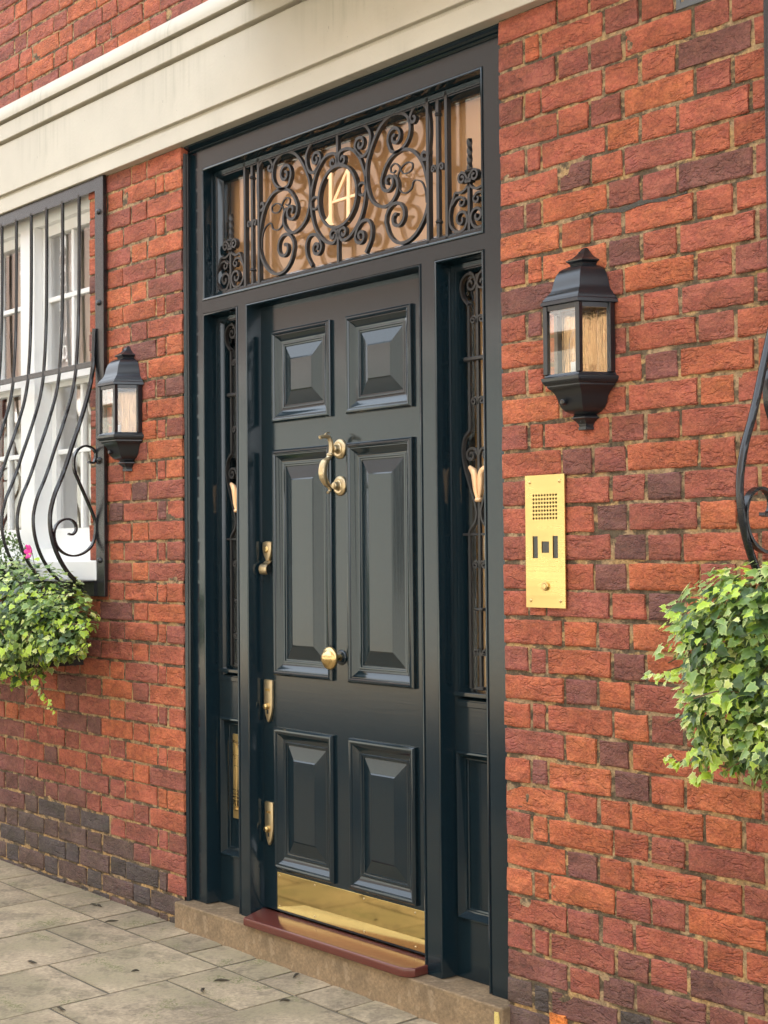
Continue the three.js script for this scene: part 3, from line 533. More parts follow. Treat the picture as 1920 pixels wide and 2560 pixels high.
{ // letter plate on the left sidelight panel
  const t = thing('letter_plate', 'tall brass letter plate half hidden behind the left post', 'letter plate', [-1.4685, 0.45, -0.112]);
  part('plate', rbox(-0.043, 0.043, -0.151, 0.151, 0.0005, 0.005, 0.002), M.brass, t); part('flap', sweep(rect(-0.031, 0.031, -0.125, 0.125), true, [[0, 0.0045], [0.002, 0.009], [0.006, 0.011], [0.009, 0.011], [0.011, 0.007], [0.014, 0.006], [0.018, 0.009], [0.031, 0.0115]], 0.4), M.brass, t);
}

// ------------------------------------------------------------------ doorstep and threshold
{
  const s = thing('doorstep', 'worn brown stone doorstep under the door frame', 'doorstep');
  const st = part('step', rbox(-1.690, 0.009, -0.34, -0.0085, -0.25, 0.031, 0.006, 0.4), M.step, s);
  const pt = part('repair_patch', brickGeo(0.026, 0.05, 812), M.patch, s, 'crumbling yellow repair patch at the right end of the step'); pt.position.set(-0.012, -0.045, 0.0325); pt.rotation.z = 0.12;
  const th = thing('threshold', 'dark red glazed tile threshold at the foot of the door', 'threshold');
  part('tile', prismY([[-1.296, -0.088], [-1.225, 0.046], [-0.412, 0.046], [-0.392, 0.040], [-0.372, 0.018], [-0.380, -0.088]], -0.0078, 0.0205, 0.5, 0.004), M.tile, th);
}

// ------------------------------------------------------------------ fanlight ironwork
const mm = (l) => l.map(([a, b]) => [a / 1000, b / 1000]);
{
  const ZI = -0.083, XC = -0.836, Y0 = 2.0, t = thing('fanlight_grille', 'black wrought iron scrollwork with gilded house number in the fanlight', 'iron grille', [XC, Y0, ZI]);
  const T = 0.0098, W = 0.014;
  const both = (pts, tt = T, w = W, n = 'scroll', z = 0) => { part(n, ribbon(pts, tt, w, z), M.iron, t); part(n, ribbon(pts.map(([a, b]) => [-a, b]).reverse(), tt, w, z), M.iron, t); };
  const scroll = (stem, s0, s1) => { let p = smooth(mm(stem), 5).map((q) => [q[0], q[1]]); if (s0) p = [...spiral(p[0], [s0[0] / 1000, s0[1] / 1000], s0[2], s0[3]).reverse(), ...p]; if (s1) p = [...p, ...spiral(p[p.length - 1], [s1[0] / 1000, s1[1] / 1000], s1[2], s1[3])]; return p; };
  both(scroll([[-450, 474], [-455, 522], [-453, 563], [-445, 598], [-427, 617], [-403, 621], [-380, 612], [-367, 596]], [-431, 462, 1, 1.05], [-381, 585, -1, 0.9]));
  both(scroll([[-259, 529], [-274, 504], [-308, 497], [-342, 513], [-361, 538], [-364, 565], [-353, 595], [-327, 612], [-293, 619], [-263, 615], [-230, 600], [-204, 577], [-184, 551], [-169, 526], [-156, 500], [-150, 474], [-150, 435], [-156, 406], [-174, 369], [-207, 345], [-246, 336], [-276, 346], [-298, 369], [-304, 394], [-297, 414], [-284, 426]], [-292, 545, 1, 1.35]));
  both(scroll([[-225, 429], [-242, 458], [-268, 483], [-298, 495], [-325, 498], [-360, 492], [-394, 470], [-422, 435], [-440, 385], [-447, 345], [-442, 300], [-420, 258], [-385, 225], [-345, 209], [-299, 213], [-262, 242], [-243, 285]], [-258, 412, -1, 1.25], [-297, 293, 1, 1.3]));
  both(smooth(mm([[-436, 313], [-430, 355], [-413, 382], [-381, 392], [-374, 386], [-368, 371], [-344, 361], [-320, 367], [-308, 384], [-301, 413], [-306, 430], [-326, 448], [-350, 454], [-372, 446], [-370, 430], [-353, 422], [-329, 424], [-316, 438], [-305, 454], [-288, 463], [-268, 455], [-269, 441], [-282, 435], [-292, 441]]), 5), 0.0042, 0.006, 'tendril', 0.002);
  both(scroll([[-5, 538], [-12, 555], [-32, 561], [-64, 557], [-93, 539], [-115, 515], [-131, 485], [-143, 450], [-145, 413], [-138, 368], [-119, 324], [-85, 288], [-50, 268], [-22, 266], [-6, 283]], [-25, 531, -1, 1.1], [-27, 290, 1, 1.1]));
  both(scroll([[-117, 628], [-153, 608], [-170, 581], [-167, 550], [-151, 524], [-129, 518], [-107, 533], [-92, 552]], null, [-118, 560, 1, 1.25]));
  both(scroll([[-142, 206], [-170, 248], [-172, 286], [-155, 308], [-128, 310], [-103, 293], [-89, 265]], null, [-116, 264, -1, 1.25]));
  const circ = (cx, cy, r, k = 40) => [...Array(k + 1)].map((_, i) => [cx + r * Math.cos(i / k * 2 * Math.PI), cy + r * Math.sin(i / k * 2 * Math.PI)]);
  part('ring', ribbon(circ(0, 0.413, 0.101), 0.0095, 0.018, 0), M.iron, t, 'iron ring around the house number'); both(circ(-0.1245, 0.414, 0.0205, 24), 0.007, 0.013, 'small_ring');
  const bar = (x, y0, y1, w, d) => part('bar', rbox(x - w / 2, x + w / 2, y0, y1, -d / 2, d / 2, 0.001, 0.2), M.iron, t);
  bar(0, 0.515, 0.632, 0.011, 0.014); bar(0, 0.178, 0.310, 0.011, 0.014);
  for (const s of [-1, 1]) {
    bar(s * 0.4475, 0.178, 0.632, 0.012, 0.018); bar(s * 0.4905, 0.178, 0.632, 0.013, 0.013); bar(s * 0.532, 0.178, 0.632, 0.012, 0.018);
    for (const [y, r] of [[0.571, 0.016], [0.245, 0.016]]) part('collar', lathe([[0.0001, 0.009], [0.008, 0.007], [r, 0], [r * 0.9, -0.004], [0.008, -0.006], [0.0001, -0.007]], 4).translate(s * 0.4905, y, 0), M.iron, t);
    for (const q of [-1, 1]) part('curl', ribbon([[s * 0.4905 + q * 0.006, 0.404], ...smooth(mm([[6, 404], [12, 417], [21, 418], [26, 408]].map(([a, b]) => [a * q, b])), 3).map(([a, b]) => [a + s * 0.4905, b]), ...spiral([s * 0.4905 + q * 0.026, 0.408], [s * 0.4905 + q * 0.019, 0.407], -q, 0.8, 10)], 0.006, 0.011, 0.002), M.iron, t);
    const cx = s * 0.627;
    bar(cx, 0.178, 0.345, 0.011, 0.013);
    const tw = new THREE.BoxGeometry(0.0125, 0.12, 0.0125, 1, 24, 1), p = tw.attributes.position; for (let i = 0; i < p.count; i++) { const a = p.getY(i) * 62, x = p.getX(i), z = p.getZ(i); p.setXYZ(i, x * Math.cos(a) - z * Math.sin(a), p.getY(i), x * Math.sin(a) + z * Math.cos(a)); } tw.deleteAttribute('normal');
    part('twisted_spike', fromTris([...norm(tw.toNonIndexed()).attributes.position.array], 0.5).translate(cx, 0.408, 0), M.iron, t);
    part('collar', lathe([[0.0001, 0.008], [0.011, 0.004], [0.022, -0.002], [0.010, -0.008], [0.0001, -0.008]], 4).translate(cx, 0.372, 0), M.iron, t); part('band', rbox(cx - 0.014, cx + 0.014, 0.336, 0.349, -0.010, 0.010, 0.002), M.iron, t);
    for (const q of [-1, 1]) {
      const X = (l) => l.map(([a, b]) => [cx - q * a, b]);
      const e = smooth(mm([[0, 335], [-11, 323], [-32, 314], [-59, 318]]), 4).map((v) => [v[0], v[1]]); part('scroll', ribbon(X(e), 0.007, 0.013, 0), M.iron, t);
      let g = smooth(mm([[-59, 318], [-68, 301], [-82, 271], [-86, 248], [-80, 221], [-52, 199], [-22, 203], [-9, 222]]), 4).map((v) => [v[0], v[1]]); g = [...g, ...spiral(g[g.length - 1], [-0.035, 0.234], 1, 1.2)]; part('scroll', ribbon(X(g), 0.008, 0.014, 0), M.iron, t);
      let c = smooth(mm([[-74, 282], [-56, 299], [-35, 301], [-19, 288]]), 4).map((v) => [v[0], v[1]]); c = [...c, ...spiral(c[c.length - 1], [-0.034, 0.285], -1, 0.75, 12)]; part('scroll', ribbon(X(c), 0.007, 0.013, 0), M.iron, t);
      let h = smooth(mm([[-2, 345], [-10, 362], [-25, 372]]), 4).map((v) => [v[0], v[1]]); h = [...h, ...spiral(h[h.length - 1], [-0.026, 0.354], 1, 1.15, 16)]; part('scroll', ribbon(X(h), 0.0075, 0.016, 0.002), M.iron, t);
    }
  }
  // gilded number
  const nb = part('number_one', prismZ(mm([[-54, 481], [-50, 490], [-34, 499], [-29, 497], [-30, 352], [-27, 332], [-16, 322], [-42, 324], [-67, 347], [-53, 354], [-48, 362], [-46, 482]].reverse()), -0.002, 0.007, 0.0015), M.gold, t, 'gilded figure 1');
  part('number_four', [prismZ(mm([[46, 493], [56, 496], [67, 482], [65, 350], [71, 338], [54, 322], [35, 315], [46, 332], [49, 474]].reverse()), -0.002, 0.007, 0.0015), prismZ(mm([[-28, 402], [47, 494], [48, 478], [-8, 404]].reverse()), -0.0025, 0.0065, 0.001), prismZ(mm([[-30, 395], [-29, 404], [88, 406], [97, 409], [99, 389], [88, 396]]), -0.003, 0.006, 0.001)], M.gold, t, 'gilded figure 4');
}
// ------------------------------------------------------------------ sidelight grilles
function sidelightGrille(cx, label) {
  const t = thing('sidelight_grille', label, 'iron grille', [cx, 2.0, -0.108], 'sidelight grilles');
  const rb = (pts, th = 0.006, w = 0.012, n = 'scroll', z = 0) => part(n, ribbon(pts, th, w, z), M.iron, t);
  const bar = (x, y0, y1, w = 0.009) => part('bar', rbox(x - w / 2, x + w / 2, y0, y1, -0.005, 0.005, 0.001, 0.2), M.iron, t);
  bar(0, -1.155, 0.07, 0.0105);
  const sm = (l, k = 4) => smooth(mm(l), k).map((v) => [v[0], v[1]]);
  for (const s of [-1, 1]) {
    const X = (l) => l.map(([a, b]) => [-s * a, b]);
    bar(s * 0.037, -0.392, -0.02); bar(s * 0.043, -1.155, -0.696);
    let a = sm([[-37, -18], [-58, 3], [-68, 32], [-62, 59], [-38, 74], [-14, 69], [-3, 47]]); a = [...a, ...spiral(a[a.length - 1], [-0.024, 0.043], -1, 1.1)]; rb(X(a), 0.007, 0.014);
    rb(X(sm([[0, 46], [-12, 66], [-30, 82]])), 0.007, 0.012);
    for (const [y, up] of [[-63, 1], [-304, 1], [-788, 1], [-1046, -1]]) { let c = sm([[0, y - 12 * up], [-4, y + 4 * up], [-16, y + 9 * up], [-27, y]]); c = [...c, ...spiral(c[c.length - 1], [-0.017, (y - 2) / 1000], up, 0.95, 12)]; rb(X(c), 0.0055, 0.011); }
    rb(X(sm([[-35, -392], [-58, -411], [-67, -440], [-66, -471], [-59, -502], [-42, -546], [-19, -600], [-9, -636], [-16, -663], [-36, -684], [-43, -698]])), 0.0065, 0.013);
    { let c = sm([[-3, -466], [-14, -449], [-34, -446], [-48, -456]]); c = [...c, ...spiral(c[c.length - 1], [-0.031, -0.465], 1, 1.05, 16)]; rb(X(c), 0.0065, 0.012); }
    // gilded tulip petals
    const o = mm([[-4, -598], [-14, -585], [-13, -545], [-18, -515], [-36, -498], [-39, -504], [-33, -512], [-26, -540], [-22, -580], [-13, -600]].map(([p, q]) => [p, q]));
    part('tulip', tube(sm([[-3, -600], [-9, -575], [-11, -545], [-17, -517], [-36, -500]]).map(([p, q]) => [-s * p, q, 0.006]), [...Array(17)].map((_, i) => 0.0035 + 0.0075 * Math.sin(Math.min(1, i / 13) * Math.PI * 0.62) * (i > 13 ? 1 - (i - 13) / 4.6 : 1)), 8), M.gold, t, 'gilded tulip petal');
  }
  part('tulip_base', lathe([[0.0001, -0.006], [0.011, -0.004], [0.013, 0.002], [0.010, 0.008], [0.0001, 0.010]], 14).translate(0, -0.600, 0.004), M.gold, t);
  part('collar', rbox(-0.055, 0.055, -0.187, -0.173, -0.009, 0.012, 0.005, 0.2), M.iron, t); part('collar', rbox(-0.016, 0.016, -0.926, -0.916, -0.008, 0.010, 0.003, 0.2), M.iron, t); part('collar', rbox(-0.016, 0.016, -1.158, -1.148, -0.008, 0.010, 0.002, 0.2), M.iron, t);
  part('cross_bar', rbox(-0.080, 0.080, -0.7035, -0.6965, -0.003, 0.004, 0.001, 0.2), M.iron, t);
  return t;
}
sidelightGrille(-0.207, 'slender iron grille with gilded tulip in the sidelight nearest the intercom');
sidelightGrille(-1.468, 'slender iron grille with gilded tulip in the sidelight by the letter plate');

// ------------------------------------------------------------------ wall lanterns
function lantern(x, label) {
  const t = thing('wall_lantern', label, 'wall lantern', [x, 1.9, 0.002], 'black half lanterns either side of the door');
  const ring = (s, y) => [[-0.110 * s, 0], [-0.066 * s, 0.105 * s], [0.066 * s, 0.105 * s], [0.110 * s, 0]].map(([a, z]) => [a, y, z]);
  const loft = (prof, crease = 0.5) => {
    const q = []; for (let i = 0; i < prof.length - 1; i++) { const a = ring(prof[i][1], prof[i][0]), b = ring(prof[i + 1][1], prof[i + 1][0]); for (let k = 0; k < 4; k++) { const l = (k + 1) % 4; q.push(...a[k], ...a[l], ...b[l], ...a[k], ...b[l], ...b[k]); } }
    for (const [i, up] of [[0, false], [prof.length - 1, true]]) { const r = ring(prof[i][1], prof[i][0]); up ? q.push(...r[0], ...r[1], ...r[2], ...r[0], ...r[2], ...r[3]) : q.push(...r[0], ...r[2], ...r[1], ...r[0], ...r[3], ...r[2]); }
    return fromTris(q, crease, 0.2);
  };
  part('roof', loft([[-0.010, 0.93], [-0.009, 0.995], [-0.004, 1.0], [0.000, 0.985], [0.003, 0.95], [0.008, 0.94], [0.0085, 0.915], [0.013, 0.90], [0.0135, 0.875], [0.019, 0.85], [0.022, 0.815], [0.030, 0.765], [0.040, 0.735], [0.052, 0.71], [0.064, 0.68], [0.074, 0.64], [0.083, 0.585], [0.089, 0.52], [0.094, 0.43], [0.098, 0.345]]), M.lamp, t);
  part('finial', loft([[0.098, 0.33], [0.104, 0.36], [0.1085, 0.43], [0.111, 0.435], [0.114, 0.385], [0.121, 0.27], [0.130, 0.19], [0.138, 0.13], [0.145, 0.085], [0.1475, 0.05]]), M.lamp, t);
  part('tray', loft([[-0.214, 0.955], [-0.208, 0.985], [-0.203, 1.0], [-0.200, 0.995], [-0.196, 0.93], [-0.190, 0.905]]), M.lamp, t);
  part('bowl', loft([[-0.293, 0.30], [-0.289, 0.40], [-0.284, 0.49], [-0.276, 0.565], [-0.264, 0.62], [-0.250, 0.66], [-0.238, 0.72], [-0.230, 0.79], [-0.226, 0.85], [-0.222, 0.875], [-0.219, 0.875], [-0.2185, 0.91], [-0.2145, 0.945]]), M.lamp, t);
  part('foot', loft([[-0.334, 0.185], [-0.333, 0.20], [-0.326, 0.20], [-0.3255, 0.185], [-0.318, 0.20], [-0.310, 0.27], [-0.305, 0.33], [-0.3035, 0.36], [-0.301, 0.36], [-0.2995, 0.32], [-0.294, 0.29]]), M.lamp, t);
  const s = 0.87, c = ring(s, 0), post = (p, w) => part('post', rbox(p[0] - w / 2, p[0] + w / 2, -0.19, -0.010, Math.max(0.001, p[2] - w / 2), p[2] + w / 2 + (p[2] ? 0 : w), 0.0015, 0.2), M.lamp, t);
  post(c[1], 0.014); post(c[2], 0.014); post([c[0][0] + 0.002, 0, 0], 0.013); post([c[3][0] - 0.002, 0, 0], 0.013);
  const side = (a, b, y0, y1, thk, inset) => { const dx = b[0] - a[0], dz = b[2] - a[2], l = Math.hypot(dx, dz), ux = dx / l, uz = dz / l, g = box(inset, l - inset, y0, y1, -thk / 2, thk / 2, 0.2); g.rotateY(-Math.atan2(uz, ux)); g.translate(a[0], 0, a[2]); return g; };
  for (const [a, b] of [[0, 1], [1, 2], [2, 3]]) { part('rail', side(c[a], c[b], -0.023, -0.0105, 0.008, 0.006), M.lamp, t); part('pane', side(c[a], c[b], -0.1895, -0.0235, 0.002, 0.0065), M.glass, t); }
  part('back_plate', box(-0.088, 0.088, -0.188, -0.0115, 0.0005, 0.0035, 0.3), M.copper, t, 'polished copper reflector plate');
  part('bulb_holder', lathe([[0.0001, 0], [0.011, 0], [0.011, 0.030], [0.0001, 0.030]], 16).translate(0.002, -0.188, 0.048), M.ceramic, t);
  part('bulb', lathe([[0.007, 0.030], [0.012, 0.042], [0.0165, 0.060], [0.0165, 0.075], [0.012, 0.095], [0.006, 0.115], [0.002, 0.128], [0.0001, 0.130]], 18).translate(0.002, -0.188, 0.048), M.bulb, t);
  const sn = part('sensor', facingOut(lathe([[0.0001, 0.013], [0.0065, 0.0125], [0.008, 0.010], [0.0085, 0]], 16), -0.018, -0.262, 0.066), M.lamp, t); part('sensor_lens', facingOut(lathe([[0.0001, 0.0142], [0.005, 0.0138], [0.0058, 0.0128]], 14), -0.018, -0.262, 0.066), M.lens, sn);
  for (const [hx, hy, hz] of [[-0.002, 0.133, 0.022], [0.0, -0.313, 0.026]]) part('screw', facingOut(lathe([[0.0001, 0.002], [0.0028, 0.0015], [0.0034, 0]], 10), hx, hy, hz), M.dark, t);
}
lantern(0.325, 'black half lantern above the intercom, nearer and larger');
lantern(-2.046, 'black half lantern between the barred window and door frame');

// ------------------------------------------------------------------ intercom
{
  const t = thing('intercom', 'polished brass intercom panel on the brick wall right of the door', 'intercom', [0.1722, 1.276, 0.005]);
  const w = 0.0735, h = 0.1795, circ = (x, y, r, k = 8) => [...Array(k)].map((_, i) => [x + r * Math.cos(i / k * 2 * Math.PI), y + r * Math.sin(i / k * 2 * Math.PI)]), holes = [], rc = (x, y, a, b) => [[x - a, y - b], [x + a, y - b], [x + a, y + b], [x - a, y + b]];
  for (let i = 0; i < 9; i++) for (let j = 0; j < 7; j++) holes.push(circ(-0.042 + i * 0.0106, 0.1245 - j * 0.0104, 0.0037));
  holes.push(rc(-0.037, -0.016, 0.0098, 0.030), rc(0.038, -0.016, 0.0098, 0.030), rc(0.001, -0.016, 0.014, 0.0155));
  const pg = prismZ(rc(0, 0, w, h), 0, 0.005, 0, holes);
  part('plate', pg, M.brassPlate, t); part('backing', box(-w + 0.004, w - 0.004, -h + 0.004, h - 0.004, -0.014, -0.0005), M.dark, t);
  for (const x of [-0.037, 0.038]) part('name_window', box(x - 0.0094, x + 0.0094, -0.0456, 0.0136, 0.0002, 0.0022), M.lens, t); part('camera_window', box(-0.0126, 0.0146, -0.0311, -0.0009, 0.0002, 0.0028), M.lens, t);
  const b = part('call_button', facingOut(lathe([[0.0001, 0.008], [0.007, 0.008], [0.0078, 0.0073], [0.0082, 0.005], [0.0086, 0.0048], [0.0088, 0.0066], [0.011, 0.0062], [0.0116, 0.003], [0.0118, 0]], 24), 0.001, -0.122, 0.0048), M.brass, t);
  for (const sx of [-1, 1]) for (const sy of [-1, 1]) { const s = part('screw', facingOut(lathe([[0.0001, 0.003], [0.003, 0.0025], [0.0045, 0.001], [0.0048, 0]], 14), sx * 0.0555, sy * 0.1605, 0.005), M.brass, t); }
}

// ------------------------------------------------------------------ air brick, top right
{
  const t = thing('air_brick', 'dark grey cast iron air brick high in the right hand brickwork', 'air brick', [0.69, 2.6275, -0.003]);
  const hs = []; for (let i = 0; i < 5; i++) for (let j = 0; j < 2; j++) { const x = -0.036 + i * 0.018, y = -0.012 + j * 0.024; hs.push([[x - 0.005, y - 0.006], [x + 0.005, y - 0.006], [x + 0.005, y + 0.006], [x - 0.005, y + 0.006]]); }
  part('grid', prismZ([[-0.055, -0.035], [0.055, -0.035], [0.055, 0.035], [-0.055, 0.035]], -0.02, 0.003, 0.002, hs), std(L(0.10, 0.105, 0.11), 0.5), t); part('back', box(-0.052, 0.052, -0.033, 0.033, -0.04, -0.021), M.dark, t);
}

// ------------------------------------------------------------------ windows with bellied grilles (built rightwards from x = 0, mirrored for the left one)
function windowSet(xo, dir, labels) {
  const sx = (a, b) => dir > 0 ? [xo + a, xo + b] : [xo - b, xo - a], bx = (a, b, y0, y1, z0, z1, r = 0) => { const [p, q] = sx(a, b); return r ? rbox(p, q, y0, y1, z0, z1, r) : box(p, q, y0, y1, z0, z1); };
  const t = thing('window', labels[0], 'window'), Wd = 1.36, zf = -0.055;
  part('frame_jamb', bx(0.001, 0.052, 1.225, 2.742, -0.25, zf), M.white, t); part('frame_jamb', bx(Wd - 0.052, Wd, 1.225, 2.742, -0.25, zf), M.white, t); part('frame_head', bx(0.0525, Wd - 0.0525, 2.665, 2.742, -0.25, zf), M.white, t);
  part('mullion', bx(0.565, 0.695, 1.225, 2.6645, -0.25, zf + 0.012, 0.004), M.white, t);
  part('frame_sill', bx(0.0525, Wd - 0.0525, 1.225, 1.275, -0.25, zf + 0.006), M.white, t);
  for (const [a, b] of [[0.0525, 0.5645], [0.6955, Wd - 0.0525]]) {
    for (const [y0, y1, zz, nm] of [[1.99, 2.6645, -0.085, 'upper_sash'], [1.2755, 2.0, -0.125, 'lower_sash']]) {
      const s = part(nm, [bx(a, a + 0.042, y0, y1, zz - 0.035, zz), bx(b - 0.042, b, y0, y1, zz - 0.035, zz), bx(a + 0.042, b - 0.042, y1 - (nm[0] === 'u' ? 0.045 : 0.03), y1, zz - 0.035, zz), bx(a + 0.042, b - 0.042, y0, y0 + (nm[0] === 'u' ? 0.032 : 0.085), zz - 0.035, zz)], M.white, t);
      const iy0 = y0 + (nm[0] === 'u' ? 0.032 : 0.085), iy1 = y1 - (nm[0] === 'u' ? 0.045 : 0.03), gx0 = a + 0.042, gx1 = b - 0.042, ym = nm[0] === 'u' ? 2.345 : 1.69, xm = (gx0 + gx1) / 2;
      part('glazing_bar', bx(gx0, gx1, ym - 0.011, ym + 0.011, zz - 0.03, zz - 0.006, 0.004), M.white, s); for (const [p, q] of [[iy0, ym - 0.011], [ym + 0.011, iy1]]) part('glazing_bar', bx(xm - 0.011, xm + 0.011, p, q, zz - 0.03, zz - 0.006, 0.004), M.white, s);
      for (const [p, q] of [[iy0, ym - 0.011], [ym + 0.011, iy1]]) for (const [u, v] of [[gx0, xm - 0.011], [xm + 0.011, gx1]]) part('pane', bx(u, v, p, q, zz - 0.022, zz - 0.0202), M.glassOld, s);
    }
  }
  part('stone_sill', bx(-0.093, Wd + 0.093, 1.144, 1.2245, -0.25, 0.028, 0.006), M.white, t);
  // curtains and room
  for (const [a, b] of [[0.06, 0.22], [1.12, 1.3], [0.52, 0.74]]) { const pts = [], n = 24; for (let i = 0; i <= n; i++) pts.push([lerp(a, b, i / n), -0.34 + 0.018 * Math.sin(i * 1.25) + 0.006 * Math.sin(i * 2.9)]); const q = []; for (let i = 0; i < n; i++) { const [x0, z0] = pts[i], [x1, z1] = pts[i + 1], A = dir > 0 ? xo + x0 : xo - x0, B = dir > 0 ? xo + x1 : xo - x1; q.push(A, 1.2, z0, B, 1.2, z1, B, 2.72, z1, A, 1.2, z0, B, 2.72, z1, A, 2.72, z0); } part('curtain', fromTris(q, 1), M.curtain, t); }
  part('room', [bx(-0.1, Wd + 0.1, 0.9, 1.0, -1.6, -0.27), bx(-0.1, Wd + 0.1, 2.80, 2.9, -1.6, -0.27), bx(-0.2, -0.11, 0.9, 2.9, -1.6, -0.32), bx(Wd + 0.11, Wd + 0.2, 0.9, 2.9, -1.6, -0.32), bx(-0.1, Wd + 0.1, 1.0, 2.8, -1.66, -1.61)], M.hall, t);
  // grille
  const g = thing('window_grille', labels[1], 'window grille'), X = (a) => dir > 0 ? xo + a : xo - a, off = -0.155, gw = Wd + 0.31;
  part('frame_top', bx(off + 0.0665, off + gw - 0.0665, 2.690, 2.742, 0.008, 0.020, 0.001), M.ironBlack, g); part('frame_bottom', bx(off + 0.0665, off + gw - 0.0665, 1.083, 1.138, 0.004, 0.030), M.ironBlack, g);
  part('frame_side', bx(off, off + 0.066, 1.083, 2.742, 0.006, 0.022, 0.002), M.ironBlack, g); part('frame_side', bx(off + gw - 0.066, off + gw, 1.083, 2.742, 0.006, 0.022, 0.002), M.ironBlack, g);
  part('shelf', bx(off + 0.067, off + gw - 0.067, 1.1385, 1.145, 0.006, 0.115, 0.002), M.ironBlack, g);
  part('mid_rail', bx(off + 0.064, off + gw - 0.064, 1.990, 2.012, 0.026, 0.036, 0.001), M.ironBlack, g);
  for (const y of [2.60, 1.99 + 0.25, 1.62, 1.225]) for (const a of [off + 0.033, off + gw - 0.033]) part('bolt', facingOut(lathe([[0.0001, 0.011], [0.006, 0.010], [0.0105, 0.006], [0.012, 0]], 14), X(a), y, 0.022), M.ironBlack, g);
  const bel = [[2.02, 0.031], [1.991, 0.033], [1.901, 0.049], [1.8138, 0.075], [1.7417, 0.1], [1.6698, 0.127], [1.59, 0.155], [1.54, 0.175], [1.4832, 0.201], [1.4188, 0.2186], [1.3769, 0.2218], [1.3267, 0.2158], [1.2735, 0.2007], [1.223, 0.1762], [1.1748, 0.1422], [1.143, 0.1079]];
  const nb = 11, r = 0.0074;
  for (let i = 0; i <= nb; i++) {
    const a = 0.091 * -1 + 0 + i * (Wd + 0.182) / nb, end = i === 0 || i === nb, up = end ? [[2.14, 0.026], [2.08, 0.028]] : [[2.70, 0.016], [2.5, 0.016], [2.25, 0.019], [2.1, 0.025]];
    const pts = smooth([...up, ...bel].map(([y, z]) => [X(a), y, z]), 3); part('bar', tube(pts, end ? 0.0092 : r, 8), M.ironBlack, g);
  }
  // scrolls in the side returns
  const s1 = [[1.6126, 0.0555], [1.609, 0.0333], [1.6307, 0.0236], [1.652, 0.024], [1.6673, 0.0394], [1.6748, 0.068], [1.6624, 0.0965], [1.642, 0.1123], [1.6134, 0.1188], [1.5768, 0.1157], [1.54, 0.1], [1.463, 0.0625], [1.4064, 0.036], [1.378, 0.0264], [1.3295, 0.0263], [1.284, 0.041], [1.253, 0.0792], [1.2435, 0.1263], [1.2565, 0.1668], [1.2847, 0.1945], [1.3266, 0.2051], [1.363, 0.1942], [1.3828, 0.1694], [1.3858, 0.1383], [1.369, 0.1133], [1.3436, 0.1103], [1.3266, 0.126], [1.3295, 0.1432]];
  for (const a of [-0.091, Wd + 0.091]) { const sp = smooth(s1.map(([y, z]) => [z, y]), 4).map((q) => [q[0], q[1]]), gg = ribbon(sp, 0.0075, 0.016, 0); gg.rotateY(-Math.PI / 2); gg.translate(X(a), 0, 0); part('scroll', gg, M.ironBlack, g); }
}
windowSet(-2.361, -1, ['white sash window behind the bellied bars, left of the door', 'black bellied iron window grille at the left edge']);
windowSet(1.066, 1, ['white sash window beyond the right edge of the picture', 'black bellied iron window grille at the right edge']);

// ------------------------------------------------------------------ ivy
const leafGeo = (variegated, seed) => {
  const o = [[0, 0.02], [0.20, -0.10], [0.40, -0.12], [0.36, 0.08], [0.56, 0.22], [0.34, 0.36], [0.30, 0.58], [0.12, 0.72], [0, 1.02], [-0.12, 0.72], [-0.30, 0.58], [-0.34, 0.36], [-0.56, 0.22], [-0.36, 0.08], [-0.40, -0.12], [-0.20, -0.10]], r = R3(seed), t = [], col = [];
  const zf = ([x, y]) => -0.30 * Math.abs(x) * 0.6 - 0.22 * (y - 0.35) * (y - 0.35) + 0.06 * Math.sin(x * 9 + seed) * Math.abs(x), J = o.map(([x, y]) => [x * (0.94 + r() * 0.14), y * (0.94 + r() * 0.12)]);
  const I = J.map(([x, y]) => [x * 0.62, 0.30 + (y - 0.30) * 0.66]), C = [0, 0.26], v = (p, e) => { t.push(p[0], p[1], zf(p)); col.push(...(e ? variegated[1] : variegated[0])); };
  for (let k = 0; k < J.length; k++) { const l = (k + 1) % J.length; v(C, 0); v(I[k], 0); v(I[l], 0); v(I[k], 0); v(J[k], 1); v(J[l], 1); v(I[k], 0); v(J[l], 1); v(I[l], 0); }
  let g = new THREE.BufferGeometry(); g.setAttribute('position', new THREE.Float32BufferAttribute(t, 3)); g.setAttribute('color', new THREE.Float32BufferAttribute(col, 3)); g = toCreasedNormals(g, 1.2); return boxUV(g, 1);
};
const leafMat = phy(L(1, 1, 1), 0.38, { vertexColors: true, side: THREE.DoubleSide, transmission: 0.3, thickness: 0 });
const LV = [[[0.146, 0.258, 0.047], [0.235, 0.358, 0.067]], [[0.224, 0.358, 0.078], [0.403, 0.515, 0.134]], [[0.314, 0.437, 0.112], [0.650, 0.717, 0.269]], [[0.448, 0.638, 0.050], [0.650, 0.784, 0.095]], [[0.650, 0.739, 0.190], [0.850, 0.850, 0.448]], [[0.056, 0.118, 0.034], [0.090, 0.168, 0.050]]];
const LG = LV.map((v, i) => [leafGeo(v, i * 3 + 1), leafGeo(v, i * 3 + 2)]);
